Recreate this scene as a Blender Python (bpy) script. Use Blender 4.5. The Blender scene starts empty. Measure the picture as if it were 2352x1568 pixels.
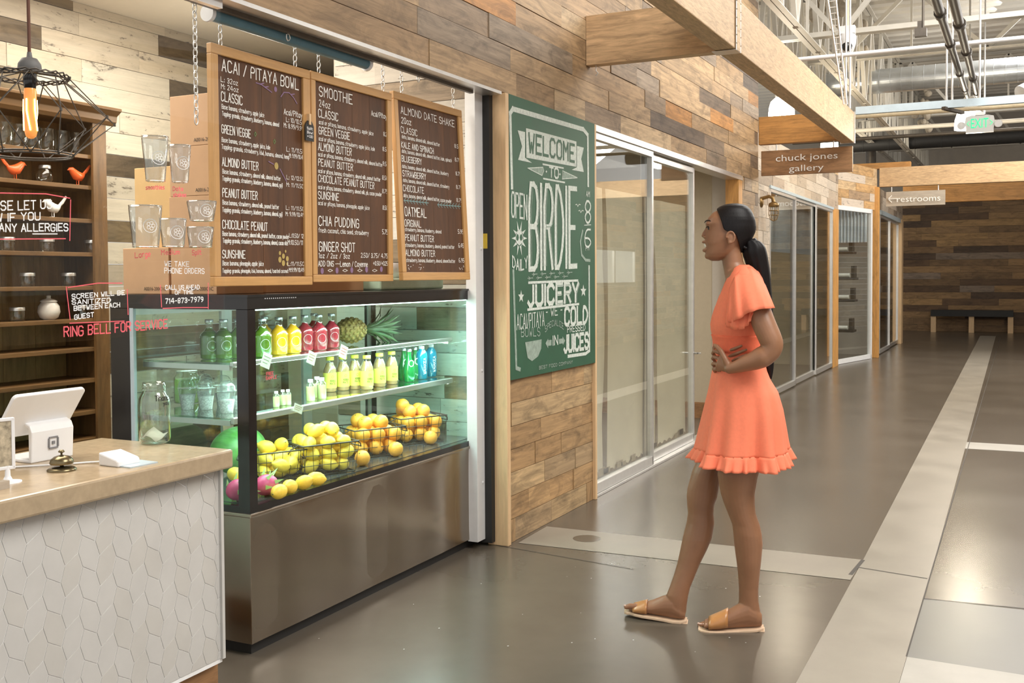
import bpy, bmesh, math, random
from mathutils import Vector, Matrix, noise as mnoise
rnd = random.Random(7)
SC = bpy.context.scene
COL = SC.collection
# ------------------------------------------------------------------ camera
FPX, CX, HCAM = 2370.0, 1176.0, 1.45
ROLL, PITCH, YAW = .006, .0308, math.atan((2341 - 1176) / 2370.0)
PPY = 635 + FPX * math.tan(PITCH)
Fv = Vector((-math.sin(YAW) * math.cos(PITCH), math.cos(YAW) * math.cos(PITCH), -math.sin(PITCH)))
R0 = Vector((math.cos(YAW), math.sin(YAW), 0)); U0 = R0.cross(Fv)
Rv = R0 * math.cos(ROLL) - U0 * math.sin(ROLL); Uv = U0 * math.cos(ROLL) + R0 * math.sin(ROLL)
CAMP = Vector((0, 0, HCAM))
cd = bpy.data.cameras.new('camera'); cam = bpy.data.objects.new('camera', cd); COL.objects.link(cam)
cd.sensor_width = 36; cd.lens = FPX / 2352 * 36; cd.shift_y = -(784 - PPY) / 2352
cd.clip_start = .05; cd.clip_end = 200
cam.matrix_world = Matrix(((Rv.x, Uv.x, -Fv.x, 0), (Rv.y, Uv.y, -Fv.y, 0), (Rv.z, Uv.z, -Fv.z, HCAM), (0, 0, 0, 1)))
SC.camera = cam
# ------------------------------------------------------------------ world, lights, exposure
SC.view_settings.view_transform = 'Standard'; SC.view_settings.look = 'None'
SC.view_settings.gamma = 1; SC.view_settings.use_curve_mapping = False
SC.view_settings.exposure = 0.32
SC.cycles.transparent_max_bounces = 32
SC.cycles.max_bounces = 10
w = bpy.data.worlds.new('daylight'); SC.world = w; w.use_nodes = True
wn = w.node_tree.nodes; wl = w.node_tree.links
bg = wn['Background']; bg.inputs[0].default_value = (1.0, .98, .95, 1); bg.inputs[1].default_value = 0.72
def area(name, loc, target, sx, sy, power, col=(1, .95, .88), spread=180):
    l = bpy.data.lights.new(name, 'AREA'); l.shape = 'RECTANGLE'; l.size = sx; l.size_y = sy
    l.energy = power; l.color = col; l.spread = math.radians(spread)
    o = bpy.data.objects.new(name, l); COL.objects.link(o); o.location = loc
    o.rotation_euler = (Vector(target) - Vector(loc)).to_track_quat('-Z', 'Y').to_euler()
    return o
area('hall_fill_near', (1.3, 3.0, 4.9), (-1.0, 4.2, 0), 2.6, 4.0, 290, (1, .97, .92))  # added overhead fill near the camera; the roof has no opening here
area('hall_fill_mid', (0.3, 9.5, 4.9), (-.8, 8.8, 0), 3.0, 5.0, 320, (1, .97, .92))  # added fill under the closed roof deck, above the view
area('hall_fill_far', (1.9, 17.5, 4.0), (-.6, 17.0, 0), 2.0, 7.0, 460, (1, .97, .92))  # added fill below duct level, set to the right out of view
area('shop_ceiling_fill', (-3.75, 3.0, 2.96), (-3.75, 3.0, 0), 1.2, 2.8, 84, (1, .93, .82))  # unseen area light added to brighten the shop, no fixture
area('store_light', (-3.9, 8.2, 2.5), (-3.9, 8.2, 0), 1.2, 2.6, 36, (1, .93, .84))
area('store_light_far', (-3.9, 14.5, 2.5), (-3.9, 14.5, 0), 1.2, 3.0, 34, (1, .90, .76))
l = bpy.data.lights.new('shop_point_fill', 'POINT'); l.energy = 15; l.shadow_soft_size = .08; l.color = (1, .90, .75)  # unseen point light added behind the boards to brighten ceiling and walls
o = bpy.data.objects.new('shop_point_fill', l); COL.objects.link(o); o.location = (-3.9, 4.55, 2.25)
# ------------------------------------------------------------------ pixel helpers (photo frame 2352x1568 -> world)
def ray(x, y): return Fv + Rv * ((x - CX) / FPX) - Uv * ((y - PPY) / FPX)
def on_z(x, y, z=0.0): d = ray(x, y); return CAMP + d * ((z - HCAM) / d.z)
def on_x(x, y, X): d = ray(x, y); return CAMP + d * (X / d.x)
def on_y(x, y, Y): d = ray(x, y); return CAMP + d * (Y / d.y)
def on_d(x, y, D): return CAMP + ray(x, y) * D
# ------------------------------------------------------------------ materials
MATS = {}
def new_mat(name):
    m = bpy.data.materials.new(name); m.use_nodes = True; MATS[name] = m
    nt = m.node_tree; return m, nt, nt.nodes, nt.links, nt.nodes['Principled BSDF']
def N(nodes, t, **kw):
    n = nodes.new(t)
    for k, v in kw.items():
        if k in n.inputs.keys(): n.inputs[k].default_value = v
        else: setattr(n, k, v)
    return n
def ramp(nodes, stops):
    r = nodes.new('ShaderNodeValToRGB'); e = r.color_ramp.elements
    while len(e) < len(stops): e.new(.5)
    for i, (p, c) in enumerate(stops):
        e[i].position = p; e[i].color = (c[0], c[1], c[2], 1) if not isinstance(c, (int, float)) else (c, c, c, 1)
    return r
def pm(name, col, rough=.5, metal=0.0, var=.12, scale=18.0, bump=0.0, spec=.5, coat=0.0, emis=None, es=0.0, sss=0.0, stretch=(1, 1, 1), rv=.06, trans=0.0):
    """principled material whose colour, gloss and relief are broken up by noise"""
    m, nt, ns, ls, b = new_mat(name)
    tc = N(ns, 'ShaderNodeTexCoord'); mp = N(ns, 'ShaderNodeMapping'); mp.inputs['Scale'].default_value = stretch
    ls.new(tc.outputs['Object'], mp.inputs[0])
    nz = N(ns, 'ShaderNodeTexNoise', Scale=scale, Detail=5.0, Roughness=.6); ls.new(mp.outputs[0], nz.inputs['Vector'])
    c = col
    r = ramp(ns, [(.25, tuple(max(0, x * (1 - var)) for x in c)), (.75, tuple(min(1, x * (1 + var)) for x in c))])
    ls.new(nz.outputs['Fac'], r.inputs[0]); ls.new(r.outputs[0], b.inputs['Base Color'])
    mr = N(ns, 'ShaderNodeMapRange'); mr.inputs['To Min'].default_value = max(0, rough - rv); mr.inputs['To Max'].default_value = min(1, rough + rv)
    ls.new(nz.outputs['Fac'], mr.inputs[0]); ls.new(mr.outputs[0], b.inputs['Roughness'])
    b.inputs['Metallic'].default_value = metal; b.inputs['Specular IOR Level'].default_value = spec
    b.inputs['Coat Weight'].default_value = coat
    if trans: b.inputs['Transmission Weight'].default_value = trans
    if sss:
        b.inputs['Subsurface Weight'].default_value = sss; b.inputs['Subsurface Scale'].default_value = .02
    if emis:
        b.inputs['Emission Color'].default_value = (*emis, 1); b.inputs['Emission Strength'].default_value = es
    if bump:
        bp = N(ns, 'ShaderNodeBump'); bp.inputs['Strength'].default_value = bump; bp.inputs['Distance'].default_value = .004
        ls.new(nz.outputs['Fac'], bp.inputs['Height']); ls.new(bp.outputs[0], b.inputs['Normal'])
    return m
def glass_mat(name, tint=(.95, .98, .96), ior=1.45, gain=1.0, rough=0.0, haze=0.0, hazecol=(.8, .85, .85)):
    """thin pane: see-through with a fresnel mirror, optional light frosting"""
    m, nt, ns, ls, b = new_mat(name); ns.remove(b)
    out = ns['Material Output']
    tr = N(ns, 'ShaderNodeBsdfTransparent'); tr.inputs[0].default_value = (*tint, 1)
    gl = N(ns, 'ShaderNodeBsdfGlossy'); gl.inputs['Roughness'].default_value = rough; gl.inputs['Color'].default_value = (1, 1, 1, 1)
    lw = N(ns, 'ShaderNodeLayerWeight', Blend=.5); f0 = ((ior - 1) / (ior + 1)) ** 2
    pw = N(ns, 'ShaderNodeMath', operation='POWER'); pw.inputs[1].default_value = 5.0; ls.new(lw.outputs['Facing'], pw.inputs[0])
    ma = N(ns, 'ShaderNodeMath', operation='MULTIPLY_ADD'); ma.inputs[1].default_value = 1 - f0; ma.inputs[2].default_value = f0; ls.new(pw.outputs[0], ma.inputs[0])
    mu = N(ns, 'ShaderNodeMath', operation='MULTIPLY', use_clamp=True); mu.inputs[1].default_value = gain
    ls.new(ma.outputs[0], mu.inputs[0])
    src = tr
    if haze:
        df = N(ns, 'ShaderNodeBsdfDiffuse'); df.inputs[0].default_value = (*hazecol, 1)
        nz = N(ns, 'ShaderNodeTexNoise', Scale=14.0, Detail=4.0); mh = N(ns, 'ShaderNodeMath', operation='MULTIPLY'); mh.inputs[1].default_value = haze * 2
        tc = N(ns, 'ShaderNodeTexCoord'); ls.new(tc.outputs['Object'], nz.inputs['Vector']); ls.new(nz.outputs['Fac'], mh.inputs[0])
        m0 = N(ns, 'ShaderNodeMixShader'); ls.new(mh.outputs[0], m0.inputs[0]); ls.new(tr.outputs[0], m0.inputs[1]); ls.new(df.outputs[0], m0.inputs[2]); src = m0
    mx = N(ns, 'ShaderNodeMixShader'); ls.new(mu.outputs[0], mx.inputs[0]); ls.new(src.outputs[0], mx.inputs[1]); ls.new(gl.outputs[0], mx.inputs[2])
    ls.new(mx.outputs[0], out.inputs[0])
    return m
def wood_mat(name, col=None, rough=.6, grain=(2.2, 46.0), dark=.55, specks=0.0, lo=.72, hi=1.18, bump=.25, blot=.5, coat=0.0):
    """timber: UV in metres, u along the board. col None -> the board's own colour attribute"""
    m, nt, ns, ls, b = new_mat(name)
    uv = N(ns, 'ShaderNodeUVMap'); uv.uv_map = 'UV'
    mp = N(ns, 'ShaderNodeMapping'); mp.inputs['Scale'].default_value = (grain[0], grain[1], 1); ls.new(uv.outputs[0], mp.inputs[0])
    g = N(ns, 'ShaderNodeTexNoise', Scale=1.0, Detail=7.0, Roughness=.62, Distortion=.7); ls.new(mp.outputs[0], g.inputs['Vector'])
    mp2 = N(ns, 'ShaderNodeMapping'); mp2.inputs['Scale'].default_value = (3.0, 9.0, 1); ls.new(uv.outputs[0], mp2.inputs[0])
    bl = N(ns, 'ShaderNodeTexNoise', Scale=1.0, Detail=5.0, Roughness=.7, Distortion=1.2); ls.new(mp2.outputs[0], bl.inputs['Vector'])
    gr = ramp(ns, [(.28, lo), (.5, (lo + hi) / 2), (.72, hi)]); ls.new(g.outputs['Fac'], gr.inputs[0])
    br = ramp(ns, [(.30, 1 - blot), (.55, 1.0)]); ls.new(bl.outputs['Fac'], br.inputs[0])
    m1 = N(ns, 'ShaderNodeMix', data_type='RGBA', blend_type='MULTIPLY'); m1.inputs[0].default_value = 1
    ls.new(gr.outputs[0], m1.inputs[6]); ls.new(br.outputs[0], m1.inputs[7])
    m2 = N(ns, 'ShaderNodeMix', data_type='RGBA', blend_type='MULTIPLY'); m2.inputs[0].default_value = 1
    ls.new(m1.outputs[2], m2.inputs[6])
    if col is None:
        at = N(ns, 'ShaderNodeVertexColor'); at.layer_name = 'Col'; ls.new(at.outputs[0], m2.inputs[7])
    else: m2.inputs[7].default_value = (*col, 1)
    last = m2.outputs[2]
    # knots and cracks
    mp3 = N(ns, 'ShaderNodeMapping'); mp3.inputs['Scale'].default_value = (4.0, 30.0, 1); ls.new(uv.outputs[0], mp3.inputs[0])
    vo = N(ns, 'ShaderNodeTexNoise', Scale=1.0, Detail=9.0, Roughness=.8, Distortion=2.0); ls.new(mp3.outputs[0], vo.inputs['Vector'])
    vr = ramp(ns, [(.30, 1.0), (.38, 0.0)]); ls.new(vo.outputs['Fac'], vr.inputs[0])
    m3 = N(ns, 'ShaderNodeMix', data_type='RGBA', blend_type='MULTIPLY'); mm = N(ns, 'ShaderNodeMath', operation='MULTIPLY'); mm.inputs[1].default_value = dark
    ls.new(vr.outputs[0], mm.inputs[0]); ls.new(mm.outputs[0], m3.inputs[0]); ls.new(last, m3.inputs[6]); m3.inputs[7].default_value = (.18, .11, .06, 1); last = m3.outputs[2]
    if specks:
        mp4 = N(ns, 'ShaderNodeMapping'); mp4.inputs['Scale'].default_value = (14.0, 40.0, 1); ls.new(uv.outputs[0], mp4.inputs[0])
        sp = N(ns, 'ShaderNodeTexNoise', Scale=1.0, Detail=6.0, Roughness=.75); ls.new(mp4.outputs[0], sp.inputs['Vector'])
        ml = N(ns, 'ShaderNodeMath', operation='MULTIPLY'); ls.new(sp.outputs['Fac'], ml.inputs[0]); ls.new(bl.outputs['Fac'], ml.inputs[1])
        sr = ramp(ns, [(.150, 1.0), (.185, 0.0)]); ls.new(ml.outputs[0], sr.inputs[0])
        m4 = N(ns, 'ShaderNodeMix', data_type='RGBA'); mk = N(ns, 'ShaderNodeMath', operation='MULTIPLY'); mk.inputs[1].default_value = specks
        ls.new(sr.outputs[0], mk.inputs[0]); ls.new(mk.outputs[0], m4.inputs[0]); ls.new(last, m4.inputs[6]); m4.inputs[7].default_value = (.09, .075, .06, 1); last = m4.outputs[2]
    ls.new(last, b.inputs['Base Color'])
    b.inputs['Roughness'].default_value = rough; b.inputs['Coat Weight'].default_value = coat
    if bump:
        bp = N(ns, 'ShaderNodeBump'); bp.inputs['Strength'].default_value = bump; bp.inputs['Distance'].default_value = .003
        ls.new(g.outputs['Fac'], bp.inputs['Height']); ls.new(bp.outputs[0], b.inputs['Normal'])
    return m
def M(n): return MATS[n]
# ------------------------------------------------------------------ mesh builder
class MB:
    def __init__(s): s.v = []; s.f = []; s.fm = []; s.fc = []; s.fu = []; s.sm = []
    def add(s, vs, fs, m=0, col=None, uvs=None, smooth=False):
        o = len(s.v); s.v.extend([Vector(p) for p in vs])
        for i, f in enumerate(fs):
            s.f.append([o + k for k in f]); s.fm.append(m); s.fc.append(col); s.sm.append(smooth)
            s.fu.append(uvs[i] if uvs else None)
    def obox(s, c, h, X=(1, 0, 0), Y=(0, 1, 0), Z=(0, 0, 1), m=0, col=None):
        c = Vector(c); A = [Vector(X).normalized() * h[0], Vector(Y).normalized() * h[1], Vector(Z).normalized() * h[2]]
        vs = [c + A[0] * i + A[1] * j + A[2] * k for i in (-1, 1) for j in (-1, 1) for k in (-1, 1)]
        fs = [(0, 1, 3, 2), (4, 6, 7, 5), (0, 4, 5, 1), (2, 3, 7, 6), (0, 2, 6, 4), (1, 5, 7, 3)]
        la = max(range(3), key=lambda i: h[i]); ou, ov = rnd.uniform(0, 50), rnd.uniform(0, 50)
        uvs = []
        sg = [[(i, j, k)[a] * h[a] for a in range(3)] for i in (-1, 1) for j in (-1, 1) for k in (-1, 1)]
        for fi, f in enumerate(fs):
            ax = [0, 0, 1, 1, 2, 2][fi]; rest = [a for a in range(3) if a != ax]
            if la in rest: ua = la; va = [a for a in rest if a != la][0]
            else: ua, va = rest
            uvs.append([(sg[k][ua] + ou, sg[k][va] + ov + fi * .37) for k in f])
        s.add(vs, fs, m, col, uvs)
    def box(s, a, b, m=0, col=None):
        a = Vector(a); b = Vector(b); s.obox((a + b) / 2, [abs(x) / 2 for x in (b - a)], m=m, col=col)
    def bar(s, p, q, w, h, m=0, up=(0, 0, 1), col=None):
        p = Vector(p); q = Vector(q); d = q - p; L = d.length; d.normalize(); up = Vector(up)
        sd = d.cross(up)
        if sd.length < 1e-4: sd = d.cross(Vector((1, 0, 0)))
        sd.normalize(); u2 = sd.cross(d)
        s.obox((p + q) / 2, (L / 2, w / 2, h / 2), d, sd, u2, m, col)
    def tube(s, pts, r, n=8, closed=False, caps=True, m=0, sy=1.0, up=None):
        pts = [Vector(p) for p in pts]; k = len(pts); rs = r if isinstance(r, (list, tuple)) else [r] * k
        o = len(s.v); prev = None; vs = []
        for i, p in enumerate(pts):
            if closed: t = pts[(i + 1) % k] - pts[i - 1]
            else: t = pts[min(i + 1, k - 1)] - pts[max(i - 1, 0)]
            if t.length < 1e-9: t = Vector((0, 0, 1))
            t.normalize()
            if prev is None:
                a = Vector(up) if up else (Vector((0, 0, 1)) if abs(t.z) < .9 else Vector((1, 0, 0)))
                x = (a - t * a.dot(t)).normalized()
            else:
                x = prev - t * prev.dot(t); x = x.normalized() if x.length > 1e-6 else prev
            prev = x; y = t.cross(x)
            for j in range(n):
                an = 2 * math.pi * j / n
                vs.append(p + x * (rs[i] * math.cos(an)) + y * (rs[i] * sy * math.sin(an)))
        fs = []
        for i in range(k if closed else k - 1):
            for j in range(n):
                a = i * n + j; b2 = i * n + (j + 1) % n; c = ((i + 1) % k) * n + (j + 1) % n; d = ((i + 1) % k) * n + j
                fs.append((a, b2, c, d))
        s.add(vs, fs, m, smooth=True)
        if caps and not closed:
            s.add([vs[j] for j in range(n)], [tuple(reversed(range(n)))], m)
            s.add([vs[(k - 1) * n + j] for j in range(n)], [tuple(range(n))], m)
    def lathe(s, prof, c=(0, 0, 0), n=20, m=0, X=(1, 0, 0), Y=(0, 1, 0), Z=(0, 0, 1), smooth=True):
        c = Vector(c); X = Vector(X); Y = Vector(Y); Z = Vector(Z); vs = []; fs = []
        for (r, z) in prof:
            for j in range(n):
                a = 2 * math.pi * j / n; vs.append(c + X * (r * math.cos(a)) + Y * (r * math.sin(a)) + Z * z)
        for i in range(len(prof) - 1):
            for j in range(n): fs.append((i * n + j, i * n + (j + 1) % n, (i + 1) * n + (j + 1) % n, (i + 1) * n + j))
        s.add(vs, fs, m, smooth=smooth)
        if prof[0][0] > 1e-5: s.add(vs[:n], [tuple(reversed(range(n)))], m)
        if prof[-1][0] > 1e-5: s.add(vs[-n:], [tuple(range(n))], m)
    def ell(s, c, r, n=16, k=10, m=0, X=(1, 0, 0), Y=(0, 1, 0), Z=(0, 0, 1)):
        pr = [(math.sin(math.pi * i / k), -math.cos(math.pi * i / k)) for i in range(k + 1)]
        pr[0] = (1e-6, -1); pr[-1] = (1e-6, 1)
        s.lathe(pr, c, n, m, Vector(X) * r[0], Vector(Y) * r[1], Vector(Z) * r[2])
    def prism(s, poly, o, u, v, dep, m=0, col=None):
        """flat outline poly (a,b) on origin o with axes u,v, given thickness along u x v"""
        o = Vector(o); u = Vector(u); v = Vector(v); w = u.cross(v).normalized() * dep; n = len(poly)
        A = [o + u * a + v * b for a, b in poly]; B = [p + w for p in A]
        s.add(A + B, [tuple(reversed(range(n))), tuple(range(n, 2 * n))] + [(i, (i + 1) % n, n + (i + 1) % n, n + i) for i in range(n)], m, col,
              [[poly[i] for i in reversed(range(n))], list(poly)] + [[poly[i], poly[(i + 1) % n], poly[(i + 1) % n], poly[i]] for i in range(n)])
    def ribbon(s, pts, wd, nrm, m=0, closed=False):
        """flat painted stroke through pts, facing nrm"""
        nrm = Vector(nrm); k = len(pts)
        for i in range(k if closed else k - 1):
            p = Vector(pts[i]); q = Vector(pts[(i + 1) % k]); d = q - p
            if d.length < 1e-7: continue
            d.normalize(); sd = nrm.cross(d) * (wd / 2); e = d * (wd * .42); s.k = (getattr(s, 'k', 0) + 1) % 61; g = nrm * (s.k * 1.6e-5); p = p + g; q = q + g
            s.add([p - e - sd, q + e - sd, q + e + sd, p - e + sd], [(0, 1, 2, 3)], m)
    def rows(s, rows, n=24, m=0, capa=True, capb=True, keep=None, smooth=True):
        """loft closed rings (lists of n points)"""
        vs = [Vector(p) for r in rows for p in r]; fs = []
        for i in range(len(rows) - 1):
            for j in range(n):
                f = (i * n + j, i * n + (j + 1) % n, (i + 1) * n + (j + 1) % n, (i + 1) * n + j)
                if keep is None or keep(sum((vs[q] for q in f), Vector()) / 4, i, j): fs.append(f)
        s.add(vs, fs, m, smooth=smooth)
        if capa: s.add(rows[0], [tuple(reversed(range(n)))], m)
        if capb: s.add(rows[-1], [tuple(range(n))], m)
    def grid(s, P, m=0, smooth=True, uv=False):
        a = len(P); b = len(P[0]); vs = [p for r in P for p in r]
        s.add(vs, [(i * b + j, i * b + j + 1, (i + 1) * b + j + 1, (i + 1) * b + j) for i in range(a - 1) for j in range(b - 1)], m, smooth=smooth)
    def mesh(s, name, mats, org=Vector()):
        me = bpy.data.meshes.new(name)
        me.from_pydata([p - org for p in s.v], [], s.f)
        for mt in mats: me.materials.append(MATS[mt] if isinstance(mt, str) else mt)
        me.polygons.foreach_set('material_index', s.fm)
        me.polygons.foreach_set('use_smooth', s.sm)
        if any(u is not None for u in s.fu):
            ul = me.uv_layers.new(name='UV'); li = 0; flat = []
            for f, u in zip(s.f, s.fu):
                for k in range(len(f)): flat.extend(u[k] if u else (s.v[f[k]].x * 1.0 + s.v[f[k]].y, s.v[f[k]].z))
            ul.data.foreach_set('uv', flat)
        if any(c is not None for c in s.fc):
            ca = me.color_attributes.new('Col', 'FLOAT_COLOR', 'CORNER'); flat = []
            for f, c in zip(s.f, s.fc):
                c = c or (.5, .5, .5)
                for _ in f: flat.extend((c[0], c[1], c[2], 1))
            ca.data.foreach_set('color', flat)
        me.validate(); me.update(); return me
    def build(s, name, mats, parent=None, org=None, bevel=0, solid=0, sub=0):
        if isinstance(mats, str): mats = [mats]
        O = parent.get('_o') if parent else None
        og = Vector(org) if org is not None else (Vector(O) if O is not None else Vector())
        o = bpy.data.objects.new(name, s.mesh(name, mats, og)); COL.objects.link(o)
        if parent:
            o.parent = parent; o['_o'] = tuple(og)
        else:
            o.location = og; o['_o'] = tuple(og)
        if solid:
            md = o.modifiers.new('thickness', 'SOLIDIFY'); md.thickness = solid; md.offset = 0
        if bevel:
            md = o.modifiers.new('edge', 'BEVEL'); md.width = bevel; md.segments = 2; md.limit_method = 'ANGLE'; md.angle_limit = .7
        if sub:
            md = o.modifiers.new('smooth', 'SUBSURF'); md.levels = sub; md.render_levels = sub
        return o
def tag(o, label=None, cat=None, group=None, kind=None):
    if label: o['label'] = label
    if cat: o['category'] = cat
    if group: o['group'] = group
    if kind: o['kind'] = kind
    return o
def thing(name, label, cat, loc=(0, 0, 0), group=None):
    """an Empty at the thing's base; parts built under it may be given in world coordinates"""
    o = bpy.data.objects.new(name, None); COL.objects.link(o); o.location = loc; o['_o'] = tuple(loc)
    o.empty_display_size = .1
    return tag(o, label, cat, group)
def struct(o): o['kind'] = 'structure'; return o
def copy_tree(o, parent=None):
    c = o.copy(); COL.objects.link(c)
    if parent: c.parent = parent
    for ch in list(o.children): copy_tree(ch, c)
    return c
# ------------------------------------------------------------------ hand lettering
GL = {}
for ln in '''A 02 28 42|14 34;B 02 08 38 47 46 35 05|35 44 43 32 02;C 47 38 18 07 03 12 32 43;D 02 08 28 46 44 22 02;E 48 08 02 42|05 35;F 48 08 02|05 35
G 47 38 18 07 03 12 32 43 45 25;H 08 02|48 42|05 45;I 08 02;J 38 33 22 12 03;K 08 02|48 05 42;L 08 02 42;M 02 08 25 48 42;N 02 08 42 48;O 18 07 03 12 32 43 47 38 18
P 02 08 38 47 46 35 05;Q 18 07 03 12 32 43 47 38 18|34 42;R 02 08 38 47 46 35 05|25 42;S 47 38 18 07 06 15 35 44 43 32 12 03;T 08 48|28 22;U 08 03 12 32 43 48
V 08 22 48;W 08 12 25 32 48;X 08 42|48 02;Y 08 25 48|25 22;Z 08 48 02 42;a 36 16 05 03 12 22 34|36 32;b 08 02|05 16 26 35 33 22 12 03;c 36 16 05 03 12 32
d 38 32|35 26 16 05 03 12 22 33;e 04 34 35 26 16 05 03 12 32;f 38 28 17 12|06 26;g 36 31 20 00|35 26 16 05 03 12 22 33;h 08 02|05 16 26 35 32;i 06 02|08 07;j 16 11 00|18 17
k 08 02|36 04 32;l 08 02;m 06 02|05 16 25 22|25 36 45 42;n 06 02|05 16 26 35 32;o 16 05 03 12 22 33 35 26 16;p 06 00|05 16 26 35 33 22 12 03;q 36 30|35 26 16 05 03 12 22 33
r 06 02|04 16 26;s 36 16 05 24 33 22 02;t 18 13 22 32|06 36;u 06 03 12 22 33|36 32;v 06 22 46;w 06 12 24 32 46;x 06 32|36 02;y 06 23|36 10;z 06 36 02 32
0 18 07 03 12 22 33 37 28 18;1 07 18 12;2 07 18 28 37 36 02 32;3 07 18 28 37 36 15|15 34 33 22 12 03;4 28 04 44|38 32;5 38 08 05 25 34 33 22 02;6 38 18 06 03 12 22 33 34 25 05
7 08 38 12;8 18 07 06 15 25 36 37 28 18|15 04 03 12 22 33 34 25;9 35 15 06 07 18 28 37 34 12;. 02 03;, 03 01;: 03 02|06 05;/ 02 38;- 05 25;+ 05 45|27 23;& 42 07 18 27 04 03 12 22 44'''.replace('\n', ';').split(';'):
    GL[ln[0]] = [[(int(t[0]), int(t[1]) - 2) for t in st.split()] for st in ln[2:].split('|')]
def chaikin(p):
    q = [p[0]]
    for a, b in zip(p, p[1:]):
        q.append((a[0] * .75 + b[0] * .25, a[1] * .75 + b[1] * .25)); q.append((a[0] * .25 + b[0] * .75, a[1] * .25 + b[1] * .75))
    q.append(p[-1]); return q
def layout(text):
    x = 0; out = []
    for ch in text:
        if ch == ' ': x += 3.0; continue
        g = GL[ch]; wd = max(p[0] for st in g for p in st)
        out.append((x, g, ch)); x += wd + 1.7
    return out, max(x - 1.7, .1)
def lettering(mb, text, o, u, v, width, h, sw, nrm, m=0, smooth=False, jit=.12, arc=0.0, seed=1):
    """text from o (left of the baseline), u/v unit vectors, total width, cap height h, stroke width sw"""
    lay, W = layout(text); o = Vector(o); u = Vector(u); v = Vector(v); r = random.Random(seed + len(text)); sx = width / W; sy = h / 6
    for x, g, ch in lay:
        dy = r.uniform(-jit, jit); dx = r.uniform(-jit, jit) * .6
        for st in g:
            st = chaikin(st) if smooth and len(st) > 3 and ch in 'BCDGJOPQRSU0235689abcdeghmnopqrsu' else st
            pts = []
            for a, b in st:
                t = (x + a) / W; pts.append(o + u * ((x + a + dx + .04 * b * r.uniform(0, .5)) * sx) + v * ((b + dy) * sy + arc * 4 * t * (1 - t)))
            mb.ribbon(pts, sw, nrm, m)
def type_mesh(text, size=1.0, spacing=1.0):
    """plain printed type as (verts, faces), height along y"""
    c = bpy.data.curves.new('t', 'FONT'); c.body = text; c.size = size; c.space_character = spacing; c.resolution_u = 3
    o = bpy.data.objects.new('t', c); COL.objects.link(o)
    dg = bpy.context.evaluated_depsgraph_get(); me = bpy.data.meshes.new_from_object(o.evaluated_get(dg))
    vs = [v.co.copy() for v in me.vertices]; fs = [tuple(p.vertices) for p in me.polygons]
    bpy.data.objects.remove(o); bpy.data.meshes.remove(me); bpy.data.curves.remove(c)
    return vs, fs
def printed(mb, text, o, u, v, width, h, m=0, raised=0.0):
    vs, fs = type_mesh(text); x0 = min(p.x for p in vs); x1 = max(p.x for p in vs)
    o = Vector(o); u = Vector(u); v = Vector(v); n = u.cross(v).normalized()
    cap = .71
    mb.add([o + u * ((p.x - x0) / (x1 - x0) * width) + v * (p.y / cap * h) + n * raised for p in vs], fs, m)
# ------------------------------------------------------------------ material library
wood_mat('plank_brown', None, .62, dark=.8, blot=.5, lo=.66, hi=1.22)
wood_mat('plank_white', None, .6, dark=.35, specks=.85, lo=.86, hi=1.06, blot=.16, bump=.2)
wood_mat('strand_beam', (.58, .385, .210), .6, grain=(9.0, 60.0), dark=.85, lo=.66, hi=1.2, blot=.2, bump=.4)
wood_mat('strand_beam_face', (.68, .45, .25), .6, grain=(4.0, 34.0), dark=.9, lo=.5, hi=1.2, blot=.15, bump=.6)
wood_mat('glulam_orange', (.50, .24, .065), .55, grain=(3.0, 50.0), dark=.6, lo=.6, hi=1.2, blot=.3)
wood_mat('pine_trim', (.76, .52, .29), .55, grain=(3.0, 60.0), dark=.25, lo=.86, hi=1.06, blot=.12)
wood_mat('oak_frame', (.58, .32, .115), .45, grain=(4.0, 90.0), dark=.1, lo=.86, hi=1.08, blot=.12, bump=.1)
wood_mat('menu_ply', (.100, .038, .011), .62, grain=(1.2, 14.0), dark=.2, lo=.6, hi=1.35, blot=.3, bump=.05)
wood_mat('hutch_wood', (.165, .085, .028), .5, grain=(2.0, 24.0), dark=.4, lo=.65, hi=1.25, blot=.35)
wood_mat('sign_wood', (.36, .19, .085), .5, grain=(2.5, 22.0), dark=.7, lo=.65, hi=1.2, blot=.4)
wood_mat('sign_pale', (.44, .375, .30), .6, grain=(2.5, 30.0), dark=.25, lo=.8, hi=1.1, blot=.2)
wood_mat('post_orange', (.62, .31, .085), .5, grain=(3.0, 40.0), dark=.4, lo=.75, hi=1.15, blot=.3)
pm('concrete', (.108, .090, .070), .25, var=.16, scale=1.3, spec=.5, rv=.05)
pm('concrete_light', (.29, .26, .215), .36, var=.14, scale=3.0, rv=.08)
pm('concrete_pale', (.40, .38, .345), .42, var=.12, scale=4.0)
pm('concrete_cool', (.17, .165, .155), .36, var=.14, scale=1.8, rv=.08)
pm('joint_dark', (.07, .06, .05), .7)
pm('drywall', (.52, .48, .41), .85, var=.03, scale=30)
pm('drywall_beige', (.50, .43, .31), .85, var=.04, scale=30)
pm('drywall_grey', (.36, .32, .27), .9, var=.05, scale=8)
pm('ceiling_paint', (.66, .60, .50), .85, var=.03)
pm('deck_white', (.60, .565, .50), .7, var=.05, scale=3)
pm('steel_white', (.52, .49, .43), .5, var=.08, scale=6)
pm('steel_blue', (.52, .62, .68), .4, var=.06, metal=.25)
pm('galvanised', (.60, .64, .68), .30, metal=.85, var=.14, scale=5)
pm('aluminium', (.72, .71, .69), .32, metal=.8, var=.06, scale=20)
pm('white_metal', (.72, .72, .72), .4, var=.04)
pm('dark_steel', (.10, .085, .07), .45, metal=.6, var=.2)
pm('black_frame', (.012, .011, .011), .18, var=.2, spec=.6)
pm('black_matte', (.02, .019, .018), .6)
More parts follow.
